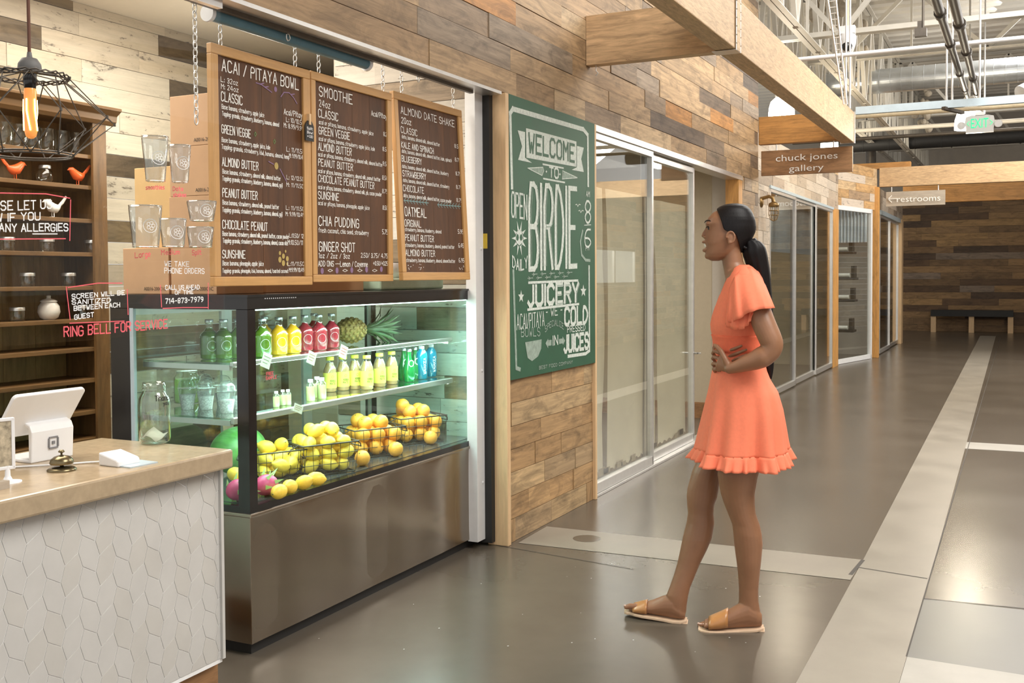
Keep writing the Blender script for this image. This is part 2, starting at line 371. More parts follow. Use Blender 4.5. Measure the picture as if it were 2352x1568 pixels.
pm('cream_pipe', (.72, .60, .40), .5)
pm('paper_brown', (.66, .57, .43), .8, var=.08, scale=4, bump=.15)
pm('tape_brown', (.30, .235, .15), .6)
pm('concrete_speck', (.42, .41, .38), .7)
glass_mat('glass_store', (.95, .97, .955), 1.52, 1.25)
glass_mat('glass_case', (.90, .975, .95), 1.5, .75)
glass_mat('acrylic', (.985, .985, .98), 1.45, .4)
glass_mat('jar_glass', (.90, .93, .91), 1.5, 2.2)
glass_mat('plastic_clear', (.93, .94, .94), 1.45, 1.6, haze=.06)
glass_mat('shelf_glass', (.80, .93, .90), 1.5, 1.2)
# ------------------------------------------------------------------ planks
BROWN = [(4, (.40, .262, .140), 0), (3, (.46, .31, .170), 0), (3, (.29, .205, .130), 0), (3, (.190, .130, .082), 0), (2, (.54, .385, .225), 0), (1, (.45, .215, .066), 0), (2, (.35, .265, .185), 0), (1, (.14, .10, .07), 0)]
PANEL = [(4, (.50, .315, .15), 0), (3, (.44, .27, .125), 0), (2, (.55, .38, .20), 0), (2, (.42, .29, .16), 0)]
WHITE = [(6, (.64, .585, .475), 1), (4, (.47, .41, .32), 1), (3, (.52, .45, .345), 1), (3, (.145, .105, .062), 0), (2, (.21, .155, .085), 0)]
WHITE2 = [(6, (.70, .67, .61), 1), (3, (.60, .55, .48), 1), (1, (.26, .195, .125), 0), (1, (.33, .25, .17), 0)]
PINKISH = [(5, (.60, .51, .41), 1), (3, (.50, .40, .30), 1), (2, (.44, .34, .25), 1), (1, (.30, .23, .17), 0)]
DARKB = [(4, (0.256, 0.152, 0.070), 0), (3, (0.163, 0.093, 0.046), 0), (3, (0.349, 0.209, 0.093), 0), (1, (0.465, 0.279, 0.116), 0), (2, (0.116, 0.070, 0.040), 0), (1, (0.295, 0.217, 0.155), 0)]
def planks(mb, o, u, v, W, Hh, ph, pal, seed=1, lmin=.35, lmax=1.3, t=.02, varh=0.0):
    r = random.Random(seed); o = Vector(o); u = Vector(u); v = Vector(v); n = u.cross(v).normalized()
    bag = [p for p in pal for _ in range(p[0])]
    y = 0.0
    while y < Hh - 1e-4:
        h = min(ph * (1 + r.uniform(-varh, varh)), Hh - y)
        if Hh - y - h < .02: h = Hh - y
        x = -r.uniform(0, lmax)
        while x < W:
            L = r.uniform(lmin, lmax); a = max(0, x); b = min(W, x + L); x += L
            if b - a < .02: continue
            p = r.choice(bag); k = r.uniform(.86, 1.14); c = tuple(min(.95, q * k) for q in p[1])
            tt = t + r.uniform(-.0035, .0035)
            mb.obox(o + u * ((a + b) / 2) + v * (y + h / 2) + n * (tt / 2 - t), ((b - a) / 2 - .0012, h / 2 - .0015, tt / 2), u, v, n, p[2], c)
        y += h
PM = ['plank_brown', 'plank_white']
XW = -2.475
# floor --------------------------------------------------------------
fl = MB()
fl.add([(-8, -2.5, 0), (4, -2.5, 0), (4, 30, 0), (-8, 30, 0)], [(0, 1, 2, 3)], 0)
def fpoly(px, z, m):
    ps = [on_z(x, y, 0) for x, y in px]; fl.add([(p.x, p.y, z) for p in ps], [tuple(range(len(ps)))], m)
A0, A1 = on_z(2252, 770), on_z(1837, 1568); B0, B1 = on_z(2288, 770), on_z(2131, 1332)
fl.add([(-.70, 2.2, .0012), (-.37, 2.2, .0012), (-.372, 5.2, .0012), (B0.x, 26.5, .0012), (A0.x, 26.5, .0012), (-.70, 5.4, .0012)], [(0, 1, 2, 3, 4, 5)], 1)
fl.add([(-.37, 2.2, .0008), (4, 2.2, .0008), (4, 4.10, .0008), (-.37, 4.13, .0008)], [(0, 1, 2, 3)], 2)
fl.add([(-.37, 4.13, .0009), (4, 4.02, .0009), (4, 5.05, .0009), (-.372, 4.91, .0009)], [(0, 1, 2, 3)], 3)
fpoly([(1190, 1247), (1256, 1209), (1984, 1286), (1953, 1332)], .0016, 1)
fl.add([(-.405, 9.31, .0010), (3.6, 9.42, .0010), (3.6, 9.78, .0010), (-.41, 9.68, .0010)], [(0, 1, 2, 3)], 2)
for a, b, wd in (((-.37, 4.91), (4, 5.3), .008), ((-.372, 4.13), (-.372, 26), .006), ((-.70, 5.30), (-.38, 5.24), .012), ((-2.55, 4.93), (-1.7, 4.80), .006), ((-.70, 5.45), (-.72, 5.15), .02)):
    d = Vector((b[0] - a[0], b[1] - a[1], 0)).normalized(); s_ = Vector((-d.y, d.x, 0)) * wd / 2
    fl.add([Vector((*a, .0019)) - s_, Vector((*b, .0019)) - s_, Vector((*b, .0019)) + s_, Vector((*a, .0019)) + s_], [(0, 1, 2, 3)], 4)
ce = on_z(1348, 1237); fl.add([(ce.x + .078 * math.cos(t * .3142), ce.y + .078 * math.sin(t * .3142), .0021) for t in range(20)], [tuple(range(20))], 0)
r_ = random.Random(3)
for k in range(26):
    px = (r_.uniform(700, 1750), r_.uniform(1255, 1500)); p = on_z(*px)
    if p.x < -2.55: continue
    s_ = r_.uniform(.0015, .004); fl.add([(p.x + s_ * math.cos(t * 1.05 + k), p.y + 1.3 * s_ * math.sin(t * 1.05 + k), .0024) for t in range(6)], [tuple(range(6))], 5)
struct(fl.build('floor', ['concrete', 'concrete_light', 'concrete_pale', 'concrete_cool', 'joint_dark', 'concrete_speck']))
# corridor wall with its plank header ---------------------------------
wl_ = MB(); Yv = (0, 1, 0); Zv = (0, 0, 1)
planks(wl_, (XW, 1.0, 2.43), Yv, Zv, 9.93, 1.87, .128, BROWN, 11, .45, 1.5)
wp_ = MB(); planks(wp_, (XW, 4.965, 0), Yv, Zv, 1.25, .89, .127, PANEL, 12, .25, .75); wp_.box((-2.56, 4.97, 0), (XW - .021, 6.24, 2.425), 2); struct(wp_.build('wall_left', PM + ['drywall']))
wq_ = MB(); planks(wq_, (XW, 10.22, 0), Yv, Zv, .71, 2.43, .128, BROWN, 13, .3, .8); wq_.box((-2.60, 10.22, 0), (XW - .021, 10.93, 2.43), 2); struct(wq_.build('wall_left', PM + ['drywall']))
wl_.box((-2.60, 1.0, 2.47), (XW - .021, 10.93, 4.30), 2)
planks(wl_, (XW - .02, 10.95, 0), (-1, 0, 0), Zv, .12, 4.3, .128, BROWN, 17, .3, .8)
struct(wl_.build('wall_left', PM + ['drywall']))
tr_ = MB()
for a, b in (((-2.575, 4.925, .0), (-2.452, 4.965, 2.425)), ((-2.50, 6.205, 0), (-2.452, 6.235, 2.425))): tr_.box(a, b)
struct(tr_.build('trim_1', 'pine_trim', bevel=.004))
# sliding track, post and gap beside the shop opening
po = MB(); po.box((-2.63, 4.80, .04), (-2.57, 4.885, 2.43), 0); po.box((-2.60, 4.885, .02), (-2.53, 4.925, 2.43), 1); po.box((-2.585, 4.884, 1.60), (-2.545, 4.8855, 1.68), 2)
for z in (.35, .95, 1.6): po.lathe([(.008, 0), (.008, .004), (.001, .006)], (-2.57, 4.86, z), 8, 0, (0, 1, 0), (0, 0, 1), (1, 0, 0))
pm('sticker_yellow', (.55, .38, .03), .5); struct(po.build('trim_2', ['white_metal', 'black_matte', 'sticker_yellow'], bevel=.003))
rl = MB(); rl.box((-2.57, 1.0, 2.412), (-2.462, 4.90, 2.428), 0); rl.box((-2.555, 1.0, 2.395), (-2.535, 4.72, 2.412), 1)
struct(rl.build('trim_3', ['aluminium', 'dark_steel']))
# shop shell ------------------------------------------------------------
bw = MB(); planks(bw, (-4.75, 1.5, .0), Yv, Zv, 6.0, 3.0, .128, WHITE, 23, .4, 1.25)
struct(bw.build('wall_back', PM))
ew = MB(); planks(ew, (-3.62, 5.02, 0), (1, 0, 0), Zv, 1.06, 3.0, .128, WHITE2, 31, .35, 1.0); ew.box((-3.64, 5.041, 0), (-2.57, 5.10, 3.0), 2)
struct(ew.build('wall_end', PM + ['drywall']))
ew2 = MB(); ew2.box((-4.75, 7.0, 0), (-2.9, 7.08, 3.0)); struct(ew2.build('wall_front', 'drywall'))
sc_ = MB(); sc_.box((-4.78, 1.0, 3.0), (-2.60, 7.1, 3.06)); struct(sc_.build('ceiling', 'ceiling_paint'))
# first store: sliding glass doors ----------------------------------------
def glass_door(name, X, ya, yb, zt, paper=None, fr=.035, seed=0, zb=.0):
    d = MB()
    for y in (ya, yb): d.box((X - .025, y - fr / 2, zb + .02), (X + .025, y + fr / 2, zt))
    d.box((X - .025, ya, zb + .02), (X + .025, yb, zb + .085)); d.box((X - .025, ya, zt - .045), (X + .025, yb, zt))
    o = struct(d.build(name, 'aluminium', bevel=.003, org=(X, (ya + yb) / 2, 0)))
    g = MB(); g.box((X - .004, ya + fr / 2, zb + .085), (X + .004, yb - fr / 2, zt - .045)); g.build('pane', 'glass_store', o)
    return o
d1 = glass_door('door_1', -2.505, 6.255, 7.46, 2.385)
d2 = glass_door('door_2', -2.545, 7.46, 8.69, 2.375)
tk = MB(); tk.box((-2.60, 6.235, 2.385), (-2.465, 10.22, 2.43)); tk.box((-2.60, 6.235, 0), (-2.47, 10.2, .018))
struct(tk.build('trim_4', 'aluminium', bevel=.003))
hd = MB()
for s in (0, 1): hd.tube([(-2.545 + .03 + s * .0, 8.67, .78), (-2.48, 8.67, .78)], .008, 8)
hd.tube([(-2.62, 8.69, .78), (-2.46, 8.69, .78)], .007, 8); hd.build('handle', 'aluminium', d2)
jb = MB(); jb.box((-2.60, 10.06, 0), (-2.468, 10.215, 2.43)); struct(jb.build('trim_5', 'post_orange', bevel=.004))
def paper(ya, yb, X, seed, zb=.1, zt=2.05):
    P = []; r = random.Random(seed); fold = ya + (yb - ya) * .34
    for i in range(25):
        z = zb + (zt - zb) * i / 24
        row = []
        for j in range(31):
            y = ya + (yb - ya) * j / 30; fy = fold + .03 * math.sin(z * 1.7 + seed)
            x = X - .035 * math.exp(-((y - fy) / .022) ** 2) - .022 * math.exp(-((y - fy + .1) / .09) ** 2) + .004 * math.sin(y * 9 + z * 3)
            row.append(Vector((x, y, z + (.012 * math.sin(j * 1.9 + seed) if i == 0 else 0))))
        P.append(row)
    m = MB(); js = int(30 * .34); m.grid([r_[:js + 1] for r_ in P]); m.grid([[r_[js + 1] + Vector((0, -.018, 0))] + r_[js + 2:] for r_ in P])
    for k in range(7):
        y = r.uniform(ya + .05, yb - .15); m.box((X + .013, y, zb - .005), (X + .016, y + r.uniform(.05, .13), zb + r.uniform(.02, .05)), 1)
    return m
for k, (ya, yb, X, nm) in enumerate(((6.28, 7.43, -2.55, 'brown paper sheet taped inside the glass door next to the chalkboard'), (7.49, 8.66, -2.59, 'brown paper sheet taped inside the glass door by the open gap'))):
    tag(paper(ya, yb, X, 3 + k).build('paper_sheet', ['paper_brown', 'tape_brown'], org=(X, (ya + yb) / 2, .1)), nm, 'paper', 'paper sheets covering the shop doors')
iw = MB(); iw.box((-5.2, 10.25, 0), (-2.61, 10.35, 2.7), 0); iw.box((-2.78, 10.235, 0), (-2.61, 10.25, 2.7), 1); iw.box((-5.2, 6.1, 0), (-5.1, 10.3, 2.7), 0); iw.box((-5.2, 6.1, 2.7), (-2.61, 10.35, 2.76), 0); iw.box((-5.2, 5.98, 0), (-2.61, 6.05, 2.7), 0)
iw.box((-5.1, 10.225, 0), (-2.80, 10.25, .16), 2)
struct(iw.build('wall_inner', ['drywall_beige', 'drywall', 'sign_wood']))
# second store --------------------------------------------------------------
X2 = -2.60
w2 = MB(); planks(w2, (X2, 10.95, 0), Yv, Zv, 1.13, 2.47, .15, PINKISH, 41, .2, .5); planks(w2, (X2, 10.95, 2.47), Yv, Zv, 6.15, .56, .14, PINKISH, 43, .4, 1.1)
w2.box((X2 - .12, 10.95, 0), (X2 - .021, 12.06, 3.03), 2); w2.box((X2 - .12, 12.06, 2.50), (X2 - .021, 17.1, 3.03), 2)
struct(w2.build('wall_left', PM + ['drywall']))
for k, (ya, yb) in enumerate(((12.10, 13.62), (13.62, 15.15), (15.15, 16.55))):
    glass_door('door_%d' % (k + 3), X2 - .02 - .02 * (k % 2), ya, yb, 2.46)
t6 = MB(); t6.box((X2 - .08, 16.57, 0), (X2 + .01, 17.10, 2.48)); struct(t6.build('trim_6', 'post_orange'))
t7 = MB(); t7.box((X2 - .09, 12.06, 2.455), (X2 + .015, 16.6, 2.49)); struct(t7.build('trim_7', 'steel_blue'))
# third bay: angled window with plank fascia, post, then a narrow sliding door
Pa = Vector((-2.66, 17.1, 0)); Pb = Vector((-2.26, 18.85, 0)); du = (Pb - Pa).normalized(); Wd = (Pb - Pa).length
w3 = MB(); planks(w3, Pa + Vector((0, 0, 2.56)), du, Zv, Wd + .12, .72, .14, [(3, (.50, .30, .13), 0), (2, (.58, .40, .22), 0), (1, (.36, .24, .14), 0), (1, (.60, .50, .40), 1)], 47, .5, 1.3)
struct(w3.build('wall_corner', PM))
wf = MB()
for a in (.02, Wd - .20): wf.obox(Pa + du * a + Vector((0, 0, 1.28)), (.03, .03, 1.28), du, Vector((-du.y, du.x, 0)), Zv)
for z in (.04, 2.53): wf.obox(Pa + du * (Wd / 2 - .09) + Vector((0, 0, z)), (Wd / 2 - .09, .03, .035), du, Vector((-du.y, du.x, 0)), Zv)
w1o = struct(wf.build('window_1', 'white_metal', org=Pa)); g = MB(); g.obox(Pa + du * (Wd / 2 - .09) + Vector((0, 0, 1.28)), (Wd / 2 - .1, .004, 1.22), du, Vector((-du.y, du.x, 0)), Zv); g.build('pane', 'glass_store', w1o)
p3 = MB(); p3.box((-2.33, 18.85, 0), (-2.19, 19.0, 2.96)); struct(p3.build('trim_8', 'post_orange', bevel=.005))
ib = MB()  # what stands in the bay: dark recess
ib.box((-4.2, 19.6, 0), (-2.34, 19.7, 3.0), 0); struct(ib.build('wall_inner', ['drywall_grey']))
ib2 = MB(); ib2.box((-5.2, 17.0, 0), (-2.70, 17.06, 3.0)); ib2.box((-5.2, 10.9, 0), (-5.1, 17.0, 3.0)); ib2.box((-5.2, 10.9, 2.75), (-2.72, 17.0, 2.8)); struct(ib2.build('wall_inner', 'drywall_beige'))
glass_door('door_6', -2.27, 19.6, 21.2, 2.52); glass_door('door_7', -2.29, 21.2, 22.9, 2.52)
t9 = MB(); t9.box((-2.36, 19.5, 2.52), (-2.22, 23.0, 2.60), 0); t9.box((-2.40, 22.9, 0), (-2.20, 23.2, 2.60), 1); struct(t9.build('trim_9', ['steel_blue', 'pine_trim']))
w4 = MB(); planks(w4, (-2.24, 19.0, 2.60), Yv, Zv, 4.4, .38, .13, PINKISH, 53); planks(w4, (-4.6, 23.3, 0), (1, 0, 0), Zv, 2.36, 2.98, .16, BROWN, 59); struct(w4.build('wall_side', PM))
dk = MB(); dk.box((-3.4, 19.5, 0), (-3.3, 23.2, 2.6)); struct(dk.build('wall_inner', 'drywall_grey'))
# far wall ------------------------------------------------------------------
fw = MB(); planks(fw, (-4.6, 28.3, 0), (1, 0, 0), Zv, 8.6, 3.55, .165, DARKB, 61, .5, 2.2); fw.box((-6, 28.33, 0), (4, 28.5, 5.5), 2)
struct(fw.build('wall_far', PM + ['drywall_grey']))
# other side of the hall: plank wall with windows, mirrored in the glass
rw = MB(); Yn = (0, -1, 0)
for (ya, yb, za, zb) in ((28.3, 1.5, 2.4, 3.1), (28.3, 22.0, 0, 2.4), (19.4, 18.6, 0, 2.4), (16.0, 15.2, 0, 2.4), (12.6, 10.4, 0, 2.4), (8.0, 7.2, 0, 2.4), (4.8, 1.5, 0, 2.4), (22.0, 1.5, 0, 1.25), (22.0, 1.5, 2.05, 2.4)):
    planks(rw, (2.7, ya, za), Yn, Zv, ya - yb, zb - za, .135, BROWN, int(ya * 7), .5, 1.6)
struct(rw.build('wall_right', PM))
for k, (ya, yb) in enumerate(((4.8, 7.2), (8.0, 10.4), (12.6, 15.2), (16.0, 18.6), (19.4, 22.0))):
    f = MB()
    for y in (ya, (ya + yb) / 2, yb): f.box((2.72, y - .03, 1.25), (2.77, y + .03, 2.05))
    f.box((2.72, ya, 1.25), (2.77, yb, 1.31)); f.box((2.72, ya, 1.99), (2.77, yb, 2.05))
    wo = struct(f.build('window_%d' % (k + 2), 'aluminium', org=(2.7, ya, 1.25))); g = MB(); g.box((2.74, ya, 1.31), (2.748, yb, 1.99)); g.build('pane', 'glass_store', wo)
# hall roof deck ------------------------------------------------------------
cd_ = MB(); P = []
for i in range(170):
    y = -2.5 + i * .19; z = 5.42 + (.035 if i % 2 else 0)
    P.append([Vector((-7, y, z)), Vector((5, y, z))])
    P.append([Vector((-7, y + .16, z)), Vector((5, y + .16, z))])
cd_.grid(P, smooth=False); struct(cd_.build('ceiling', 'deck_white'))
# ------------------------------------------------------------------ beams, signs, roof steel, services
YB, YC = 6.15, 11.0          # cross beams; the long beam ends at YC
def beam(name, label, a, b, mat, group=None, extra=None):
    m = MB(); m.box(a, b); o = m.build(name, mat, org=((a[0] + b[0]) / 2, (a[1] + b[1]) / 2, a[2]), bevel=.006); return tag(o, label, 'beam', group)
lb = thing('timber_beam', 'long pale strand timber beam running overhead beside the plank wall', 'beam', (-1.58, 7, 2.79))
m = MB(); m.box((-1.645, 2.6, 2.79), (-1.52, YB - .03, 3.10)); m.build('near_length', 'strand_beam', lb, bevel=.006)
m = MB(); m.box((-1.645, YB + .05, 2.79), (-1.52, YC, 3.10)); m.build('far_length', 'strand_beam', lb, bevel=.006)
m = MB(); m.box((-1.515, YB - .05, 2.785), (-1.512, YB - .028, 3.10)); m.box((-1.515, YB + .046, 2.785), (-1.512, YB + .066, 3.10)); m.box((-1.66, YB - .05, 2.783), (-1.512, YB + .066, 2.786))
for z in range(6):
    for y in (YB - .04, YB + .056): m.box((-1.512, y - .004, 2.82 + z * .05), (-1.509, y + .004, 2.826 + z * .05), 1)
m.build('hanger_bracket', ['aluminium', 'dark_steel'], lb)
m = MB(); m.box((-1.66, YC, 2.785), (-1.51, YC + .012, 3.105)); m.build('end_plate', 'aluminium', lb)
m = MB(); m.box((-2.475, YB - .03, 2.785), (-1.51, YB + .05, 3.095)); m.tube([(-2.42, YB, 2.785), (-2.42, YB, 2.75), (-2.405, YB, 2.735), (-2.42, YB, 2.72)], .004, 6, m=1)
tag(m.build('cross_beam', ['strand_beam_face', 'aluminium'], org=(-2.0, YB, 2.785), bevel=.004), 'short cross beam with torn strand face bridging wall to long beam, nearer one', 'beam')
beam('cross_beam', 'short orange cross beam above the brown wooden hanging sign', (-2.475, YC - .06, 2.82), (-1.65, YC + .03, 3.11), 'glulam_orange')
sg = thing('hanging_sign', 'brown wooden hanging sign with two lines of pale lettering', 'sign', (-1.99, YC - .02, 2.5))
m = MB(); m.box((-2.455, YC - .025, 2.495), (-1.53, YC + .01, 2.755)); m.build('board', 'sign_wood', sg, bevel=.003)
m = MB(); pm('letter_white', (.82, .80, .76), .5)
a, b = on_y(1782, 371, YC - .03), on_y(1924, 362, YC - .03); printed(m, 'chuck jones', a, (1, 0, 0), (0, 0, 1), b.x - a.x, .068, 0, .004)
a, b = on_y(1812, 394, YC - .03), on_y(1892, 389, YC - .03); printed(m, 'gallery', a, (1, 0, 0), (0, 0, 1), b.x - a.x, .066, 0, .004)
m.build('lettering', 'letter_white', sg)
for x in (-2.3, -1.72): m = MB(); m.tube([(x, YC - .01, 2.755), (x, YC - .01, 2.82)], .006, 6); m.build('hanger', 'aluminium', sg)
# second beam line across the hall and what hangs there
tag_ = beam('timber_beam', 'pale timber beam crossing the hall above the small grey arrow sign', (-2.20, 19.0, 2.97), (3.2, 19.14, 3.30), 'strand_beam')
beam('timber_beam', 'orange timber beam in shade behind the pale hall-crossing beam', (-2.1, 22.0, 2.86), (3.2, 22.14, 3.20), 'glulam_orange')
beam('cross_beam', 'thin weathered timber ledge on top of the corner plank fascia', (-2.75, 19.1, 3.29), (-1.70, 19.25, 3.40), 'glulam_orange')
sr = thing('hanging_sign', 'small pale grey hanging sign with a left arrow', 'sign', (-1.62, 19.05, 2.63))
m = MB(); m.box((-2.09, 19.03, 2.63), (-1.14, 19.07, 2.88)); m.build('board', 'sign_pale', sr)
m = MB(); a, b = on_y(2060, 464, 19.02), on_y(2160, 460, 19.02); printed(m, 'restrooms', a, (1, 0, 0), (0, 0, 1), b.x - a.x, .105, 0, .006)
c = on_y(2040, 457, 19.02); 
for q in ((.14, 0), (.06, .06), (.06, -.06)): m.bar(c, c + Vector((q[0], 0, q[1])), .012, .018, 0, (0, 1, 0))
m.build('lettering', 'letter_white', sr)
for x in (-2.0, -1.25): m = MB(); m.tube([(x, 19.05, 2.88), (x, 19.05, 2.98)], .008, 6); m.build('hanger', 'aluminium', sr)
# bench at the far wall
bn = thing('bench', 'dark topped bench on three wooden legs at the far plank wall', 'bench', (-1.05, 28.0, 0))
m = MB(); m.box((-1.98, 27.75, .40), (-.12, 28.2, .55)); m.build('seat', 'black_frame' if 0 else 'black_matte', bn)
for x in (-1.92, -1.05, -.18): m = MB(); m.box((x - .06, 27.8, 0), (x + .06, 28.15, .40)); m.build('leg', 'pine_trim', bn)
# galvanised strut and pipes hung across the hall
def rod(pts, r, mat, name, label, cat, group=None):
    m = MB(); m.tube(pts, r, 10); return tag(m.build(name, mat, org=pts[0]), label, cat, group)
st = thing('strut_channel', 'pale blue steel channel hung level with the long beam end', 'channel', (.8, YC + .06, 3.08))
m = MB(); m.box((-1.51, YC + .03, 3.08), (3.2, YC + .09, 3.155)); m.build('channel', 'steel_blue', st)
for px in (1943, 1952, 2174, 2187, 2250):
    p = on_y(px, 235, YC + .06); m = MB(); m.tube([(p.x, YC + .06, 3.15), (p.x, YC + .06, 5.42)], .010, 8); m.build('hanger_rod', 'aluminium', st)
m = MB(); p = on_y(2182, 255, YC); m.bar((p.x - .06, YC, 3.075), (p.x + .10, YC + .3, 3.06), .04, .03); m.build('bracket', 'dark_steel', st)
def xpipe(px, py, Y, r, mat, name, label, cat, x0=-3.2, x1=3.4, dz=0.0):
    p = on_y(px, py, Y); return rod([(x0, Y, p.z - dz), (x1, Y, p.z + dz)], r, mat, name, label, cat)
xpipe(2150, 254, 12.6, .032, 'cream_pipe', 'sprinkler_pipe', 'cream painted pipe crossing the hall just below the blue channel', 'pipe')
xpipe(2100, 111, 10.7, .022, 'white_metal', 'conduit', 'bright white conduit crossing the hall above the silver duct', 'pipe')
xpipe(2150, 289, 15.5, .03, 'steel_white', 'sprinkler_pipe', 'upper grey pipe crossing behind the exit sign', 'pipe')
xpipe(2150, 308, 16.5, .028, 'dark_steel', 'sprinkler_pipe', 'thin dark pipe crossing behind the exit sign', 'pipe')
def duct(Y, z, r, mat, label, x0=-3.4, x1=3.4, step=.16):
    m = MB(); prof = []; n = int((x1 - x0) / step)
    for i in range(n):
        a = x0 + i * step; prof += [(r, a), (r, a + step * .94), (r + .004, a + step * .95), (r + .004, a + step * .99)]
    m.lathe(prof, (0, Y, z), 48, 0, (0, 1, 0), (0, 0, 1), (1, 0, 0), smooth=False); return tag(m.build('air_duct', mat, org=(0, Y, z)), label, 'duct')
pt, pb = on_y(2100, 152, 17), on_y(2100, 208, 17)
duct(17, (pt.z + pb.z) / 2, (pt.z - pb.z) / 2, 'galvanised', 'big silver spiral air duct crossing the hall under the roof')
duct(22.5, on_y(2150, 323, 22.5).z, .14, 'black_matte', 'black round duct crossing the hall low at the far end', step=.5)
m = MB(); p = on_y(2348, 180, 16.3); m.tube([(p.x, 16.3, p.z - .25), (p.x + .35, 16.5, p.z - .05), (p.x + .4, 16.55, p.z + .12)], .16, 16); tag(m.build('air_duct', 'galvanised', org=p), 'silver duct elbow cut by the right edge under the big duct', 'duct')
for k, (px, xa) in enumerate(((1955, 'silver'), (2000, 'dark'))):
    a = on_y(px, 345, 24); m = MB(); m.tube([(a.x, 24, 0), (a.x, 24, 5.42)], .11 if k else .07, 14)
    tag(m.build('air_duct', 'galvanised' if k == 0 else 'dark_steel', org=a), ['thin silver riser duct', 'dark riser duct'][k] + ' standing behind the far beam corner', 'duct')
def truss(Y, zb, zt, x0, x1, label, seed, pitch=1.15, off=0.0, along='x', X=0):
    t = thing('roof_truss', label, 'truss', ((x0 + x1) / 2, Y, zb) if along == 'x' else (X, (x0 + x1) / 2, zb), 'open web roof trusses')
    P = (lambda a, z, d=0: Vector((a, Y + d, z))) if along == 'x' else (lambda a, z, d=0: Vector((X + d, a, z)))
    for nm, z in (('bottom_chord', zb), ('top_chord', zt)):
        m = MB()
        for d in (-.035, .035):
            m.bar(P(x0, z, d), P(x1, z, d), .06, .008); m.bar(P(x0, z + .03, d * .3), P(x1, z + .03, d * .3), .008, .06)
        m.build(nm, 'steel_white', t)
    m = MB(); a = x0 + off; k = 0
    while a + pitch / 2 < x1:
        m.bar(P(a, zb), P(a + pitch / 2, zt), .05, .05); m.bar(P(a + pitch / 2, zt), P(a + pitch, zb), .05, .05)
        m.bar(P(a + pitch / 2, zb), P(a + pitch / 2, zt), .03, .03); a += pitch
    m.build('web_member', 'steel_white', t); return t
truss(11.6, on_y(2060, 68, 11.6).z, 5.36, -4.2, 3.4, 'white roof truss crossing the hall nearest, carrying the dome camera', 1, 2.2, .25)
truss(15.2, 4.45, 5.36, -4.2, 3.4, 'white roof truss in front of the silver duct', 2, 1.9)
truss(20.5, 4.35, 5.36, -4.2, 3.4, 'white roof truss behind the silver duct', 3, 1.6)
truss(25.5, 4.3, 5.36, -4.2, 3.4, 'farthest white roof truss near the grey end wall', 4, 1.4)
truss(0, 3.95, 5.36, 6.5, 28, 'white girder truss running lengthwise above the plank wall edge', 5, 1.3, .3, 'y', -2.05)
truss(0, 4.15, 5.36, 9.0, 28, 'white girder truss running lengthwise beside the first girder', 6, 1.0, .2, 'y', -2.75)
# fireproofing lumps on the girder ends (uncountable)
m = MB(); r = random.Random(5)
for (cx, cy, cz, n) in ((-2.1, 13.0, 4.9, 26), (-2.2, 16.0, 4.7, 20), (-1.6, 20.3, 4.6, 16)):
    for k in range(n): m.ell((cx + r.uniform(-.14, .14), cy + r.uniform(-.2, .2), cz + r.uniform(-.5, .45)), (r.uniform(.03, .07), r.uniform(.03, .06), r.uniform(.05, .12)), 8, 6)
pm('fireproofing', (.36, .31, .24), .95, var=.3, scale=20, bump=.6)
tag(m.build('fireproofing', 'fireproofing'), 'lumpy grey brown fireproofing sprayed on the roof steel', 'insulation', kind='stuff')
for k, ((xa, ya), (xb, yb), lab) in enumerate((((2140, -30), (2222, 222), 'left one of two dark pipes slanting toward the exit sign'), ((2190, 0), (2247, 228), 'right one of two dark pipes slanting toward the exit sign'))):
    q = on_y(xb, yb, 12.8); z = q.z; a = Vector((q.x - .02, 5.0, z + .0)); a = on_y(xa, ya, 5.6); a = Vector((q.x + (a.x - q.x), 5.6, a.z))
    m = MB(); m.tube([a, q], .026, 10)
    d = (q - a).normalized(); a = a - d * 2.5
    m = MB(); m.tube([a, q], .026, 10)
    for f in (.35, .5, .72, .9): c = a.lerp(q, f); m.tube([c - d * .05, c + d * .05], .036, 10)
    tag(m.build('sprinkler_pipe', 'dark_steel', org=a), lab, 'pipe')
m = MB(); a, b = on_y(1900, -10, 9.5), on_y(1938, 240, 9.5); off = Vector((.07, 0, 0))
m.tube([a, b], .008, 6); m.tube([a + off, b + off * .4], .008, 6)
for f in range(18): t = f / 18; m.tube([a.lerp(b, t), (a + off).lerp(b + off * .4, t)], .004, 5)
tag(m.build('cable_ladder', 'aluminium', org=a), 'thin slanting wire cable ladder left of the dome camera', 'cable tray')
for k, (px, py, Y, lab) in enumerate(((1795, 268, 14.0, 'glowing white dome lamp above the orange cross beam'), (2226, 297, 13.9, 'glowing white dome lamp half hidden by the exit sign'), (1905, 341, 21, 'small glowing dome lamp seen through the gap over the brown sign'))):
    p = on_y(px, py, Y); t = thing('dome_lamp', lab, 'lamp', p, 'hall dome lamps')
    if k == 0: pm('lamp_glow', (.9, .85, .75), .4, emis=(1, .93, .80), es=7.0)
    m = MB(); R = .17; m.lathe([(R, 0), (R, .05), (R * .96, .12), (R * .82, .20), (R * .5, .25), (.04, .265)], p, 24); m.build('diffuser', 'lamp_glow', t)
    m = MB(); m.lathe([(.075, .24), (.085, .27), (.085, .36), (.05, .40), (.012, .41)], p, 16); m.build('lamp_cap', 'steel_white', t)
    m = MB(); m.tube([p + Vector((0, 0, .40)), (p.x, p.y, 5.42)], .012, 8); m.build('stem', 'steel_white', t)
    l = bpy.data.lights.new('dome_glow', 'POINT'); l.energy = [100, 100, 60][k]; l.shadow_soft_size = .16; l.color = (1, .88, .68)
    lo = bpy.data.objects.new('dome_glow', l); COL.objects.link(lo); lo.location = p + Vector((0, 0, -.12))
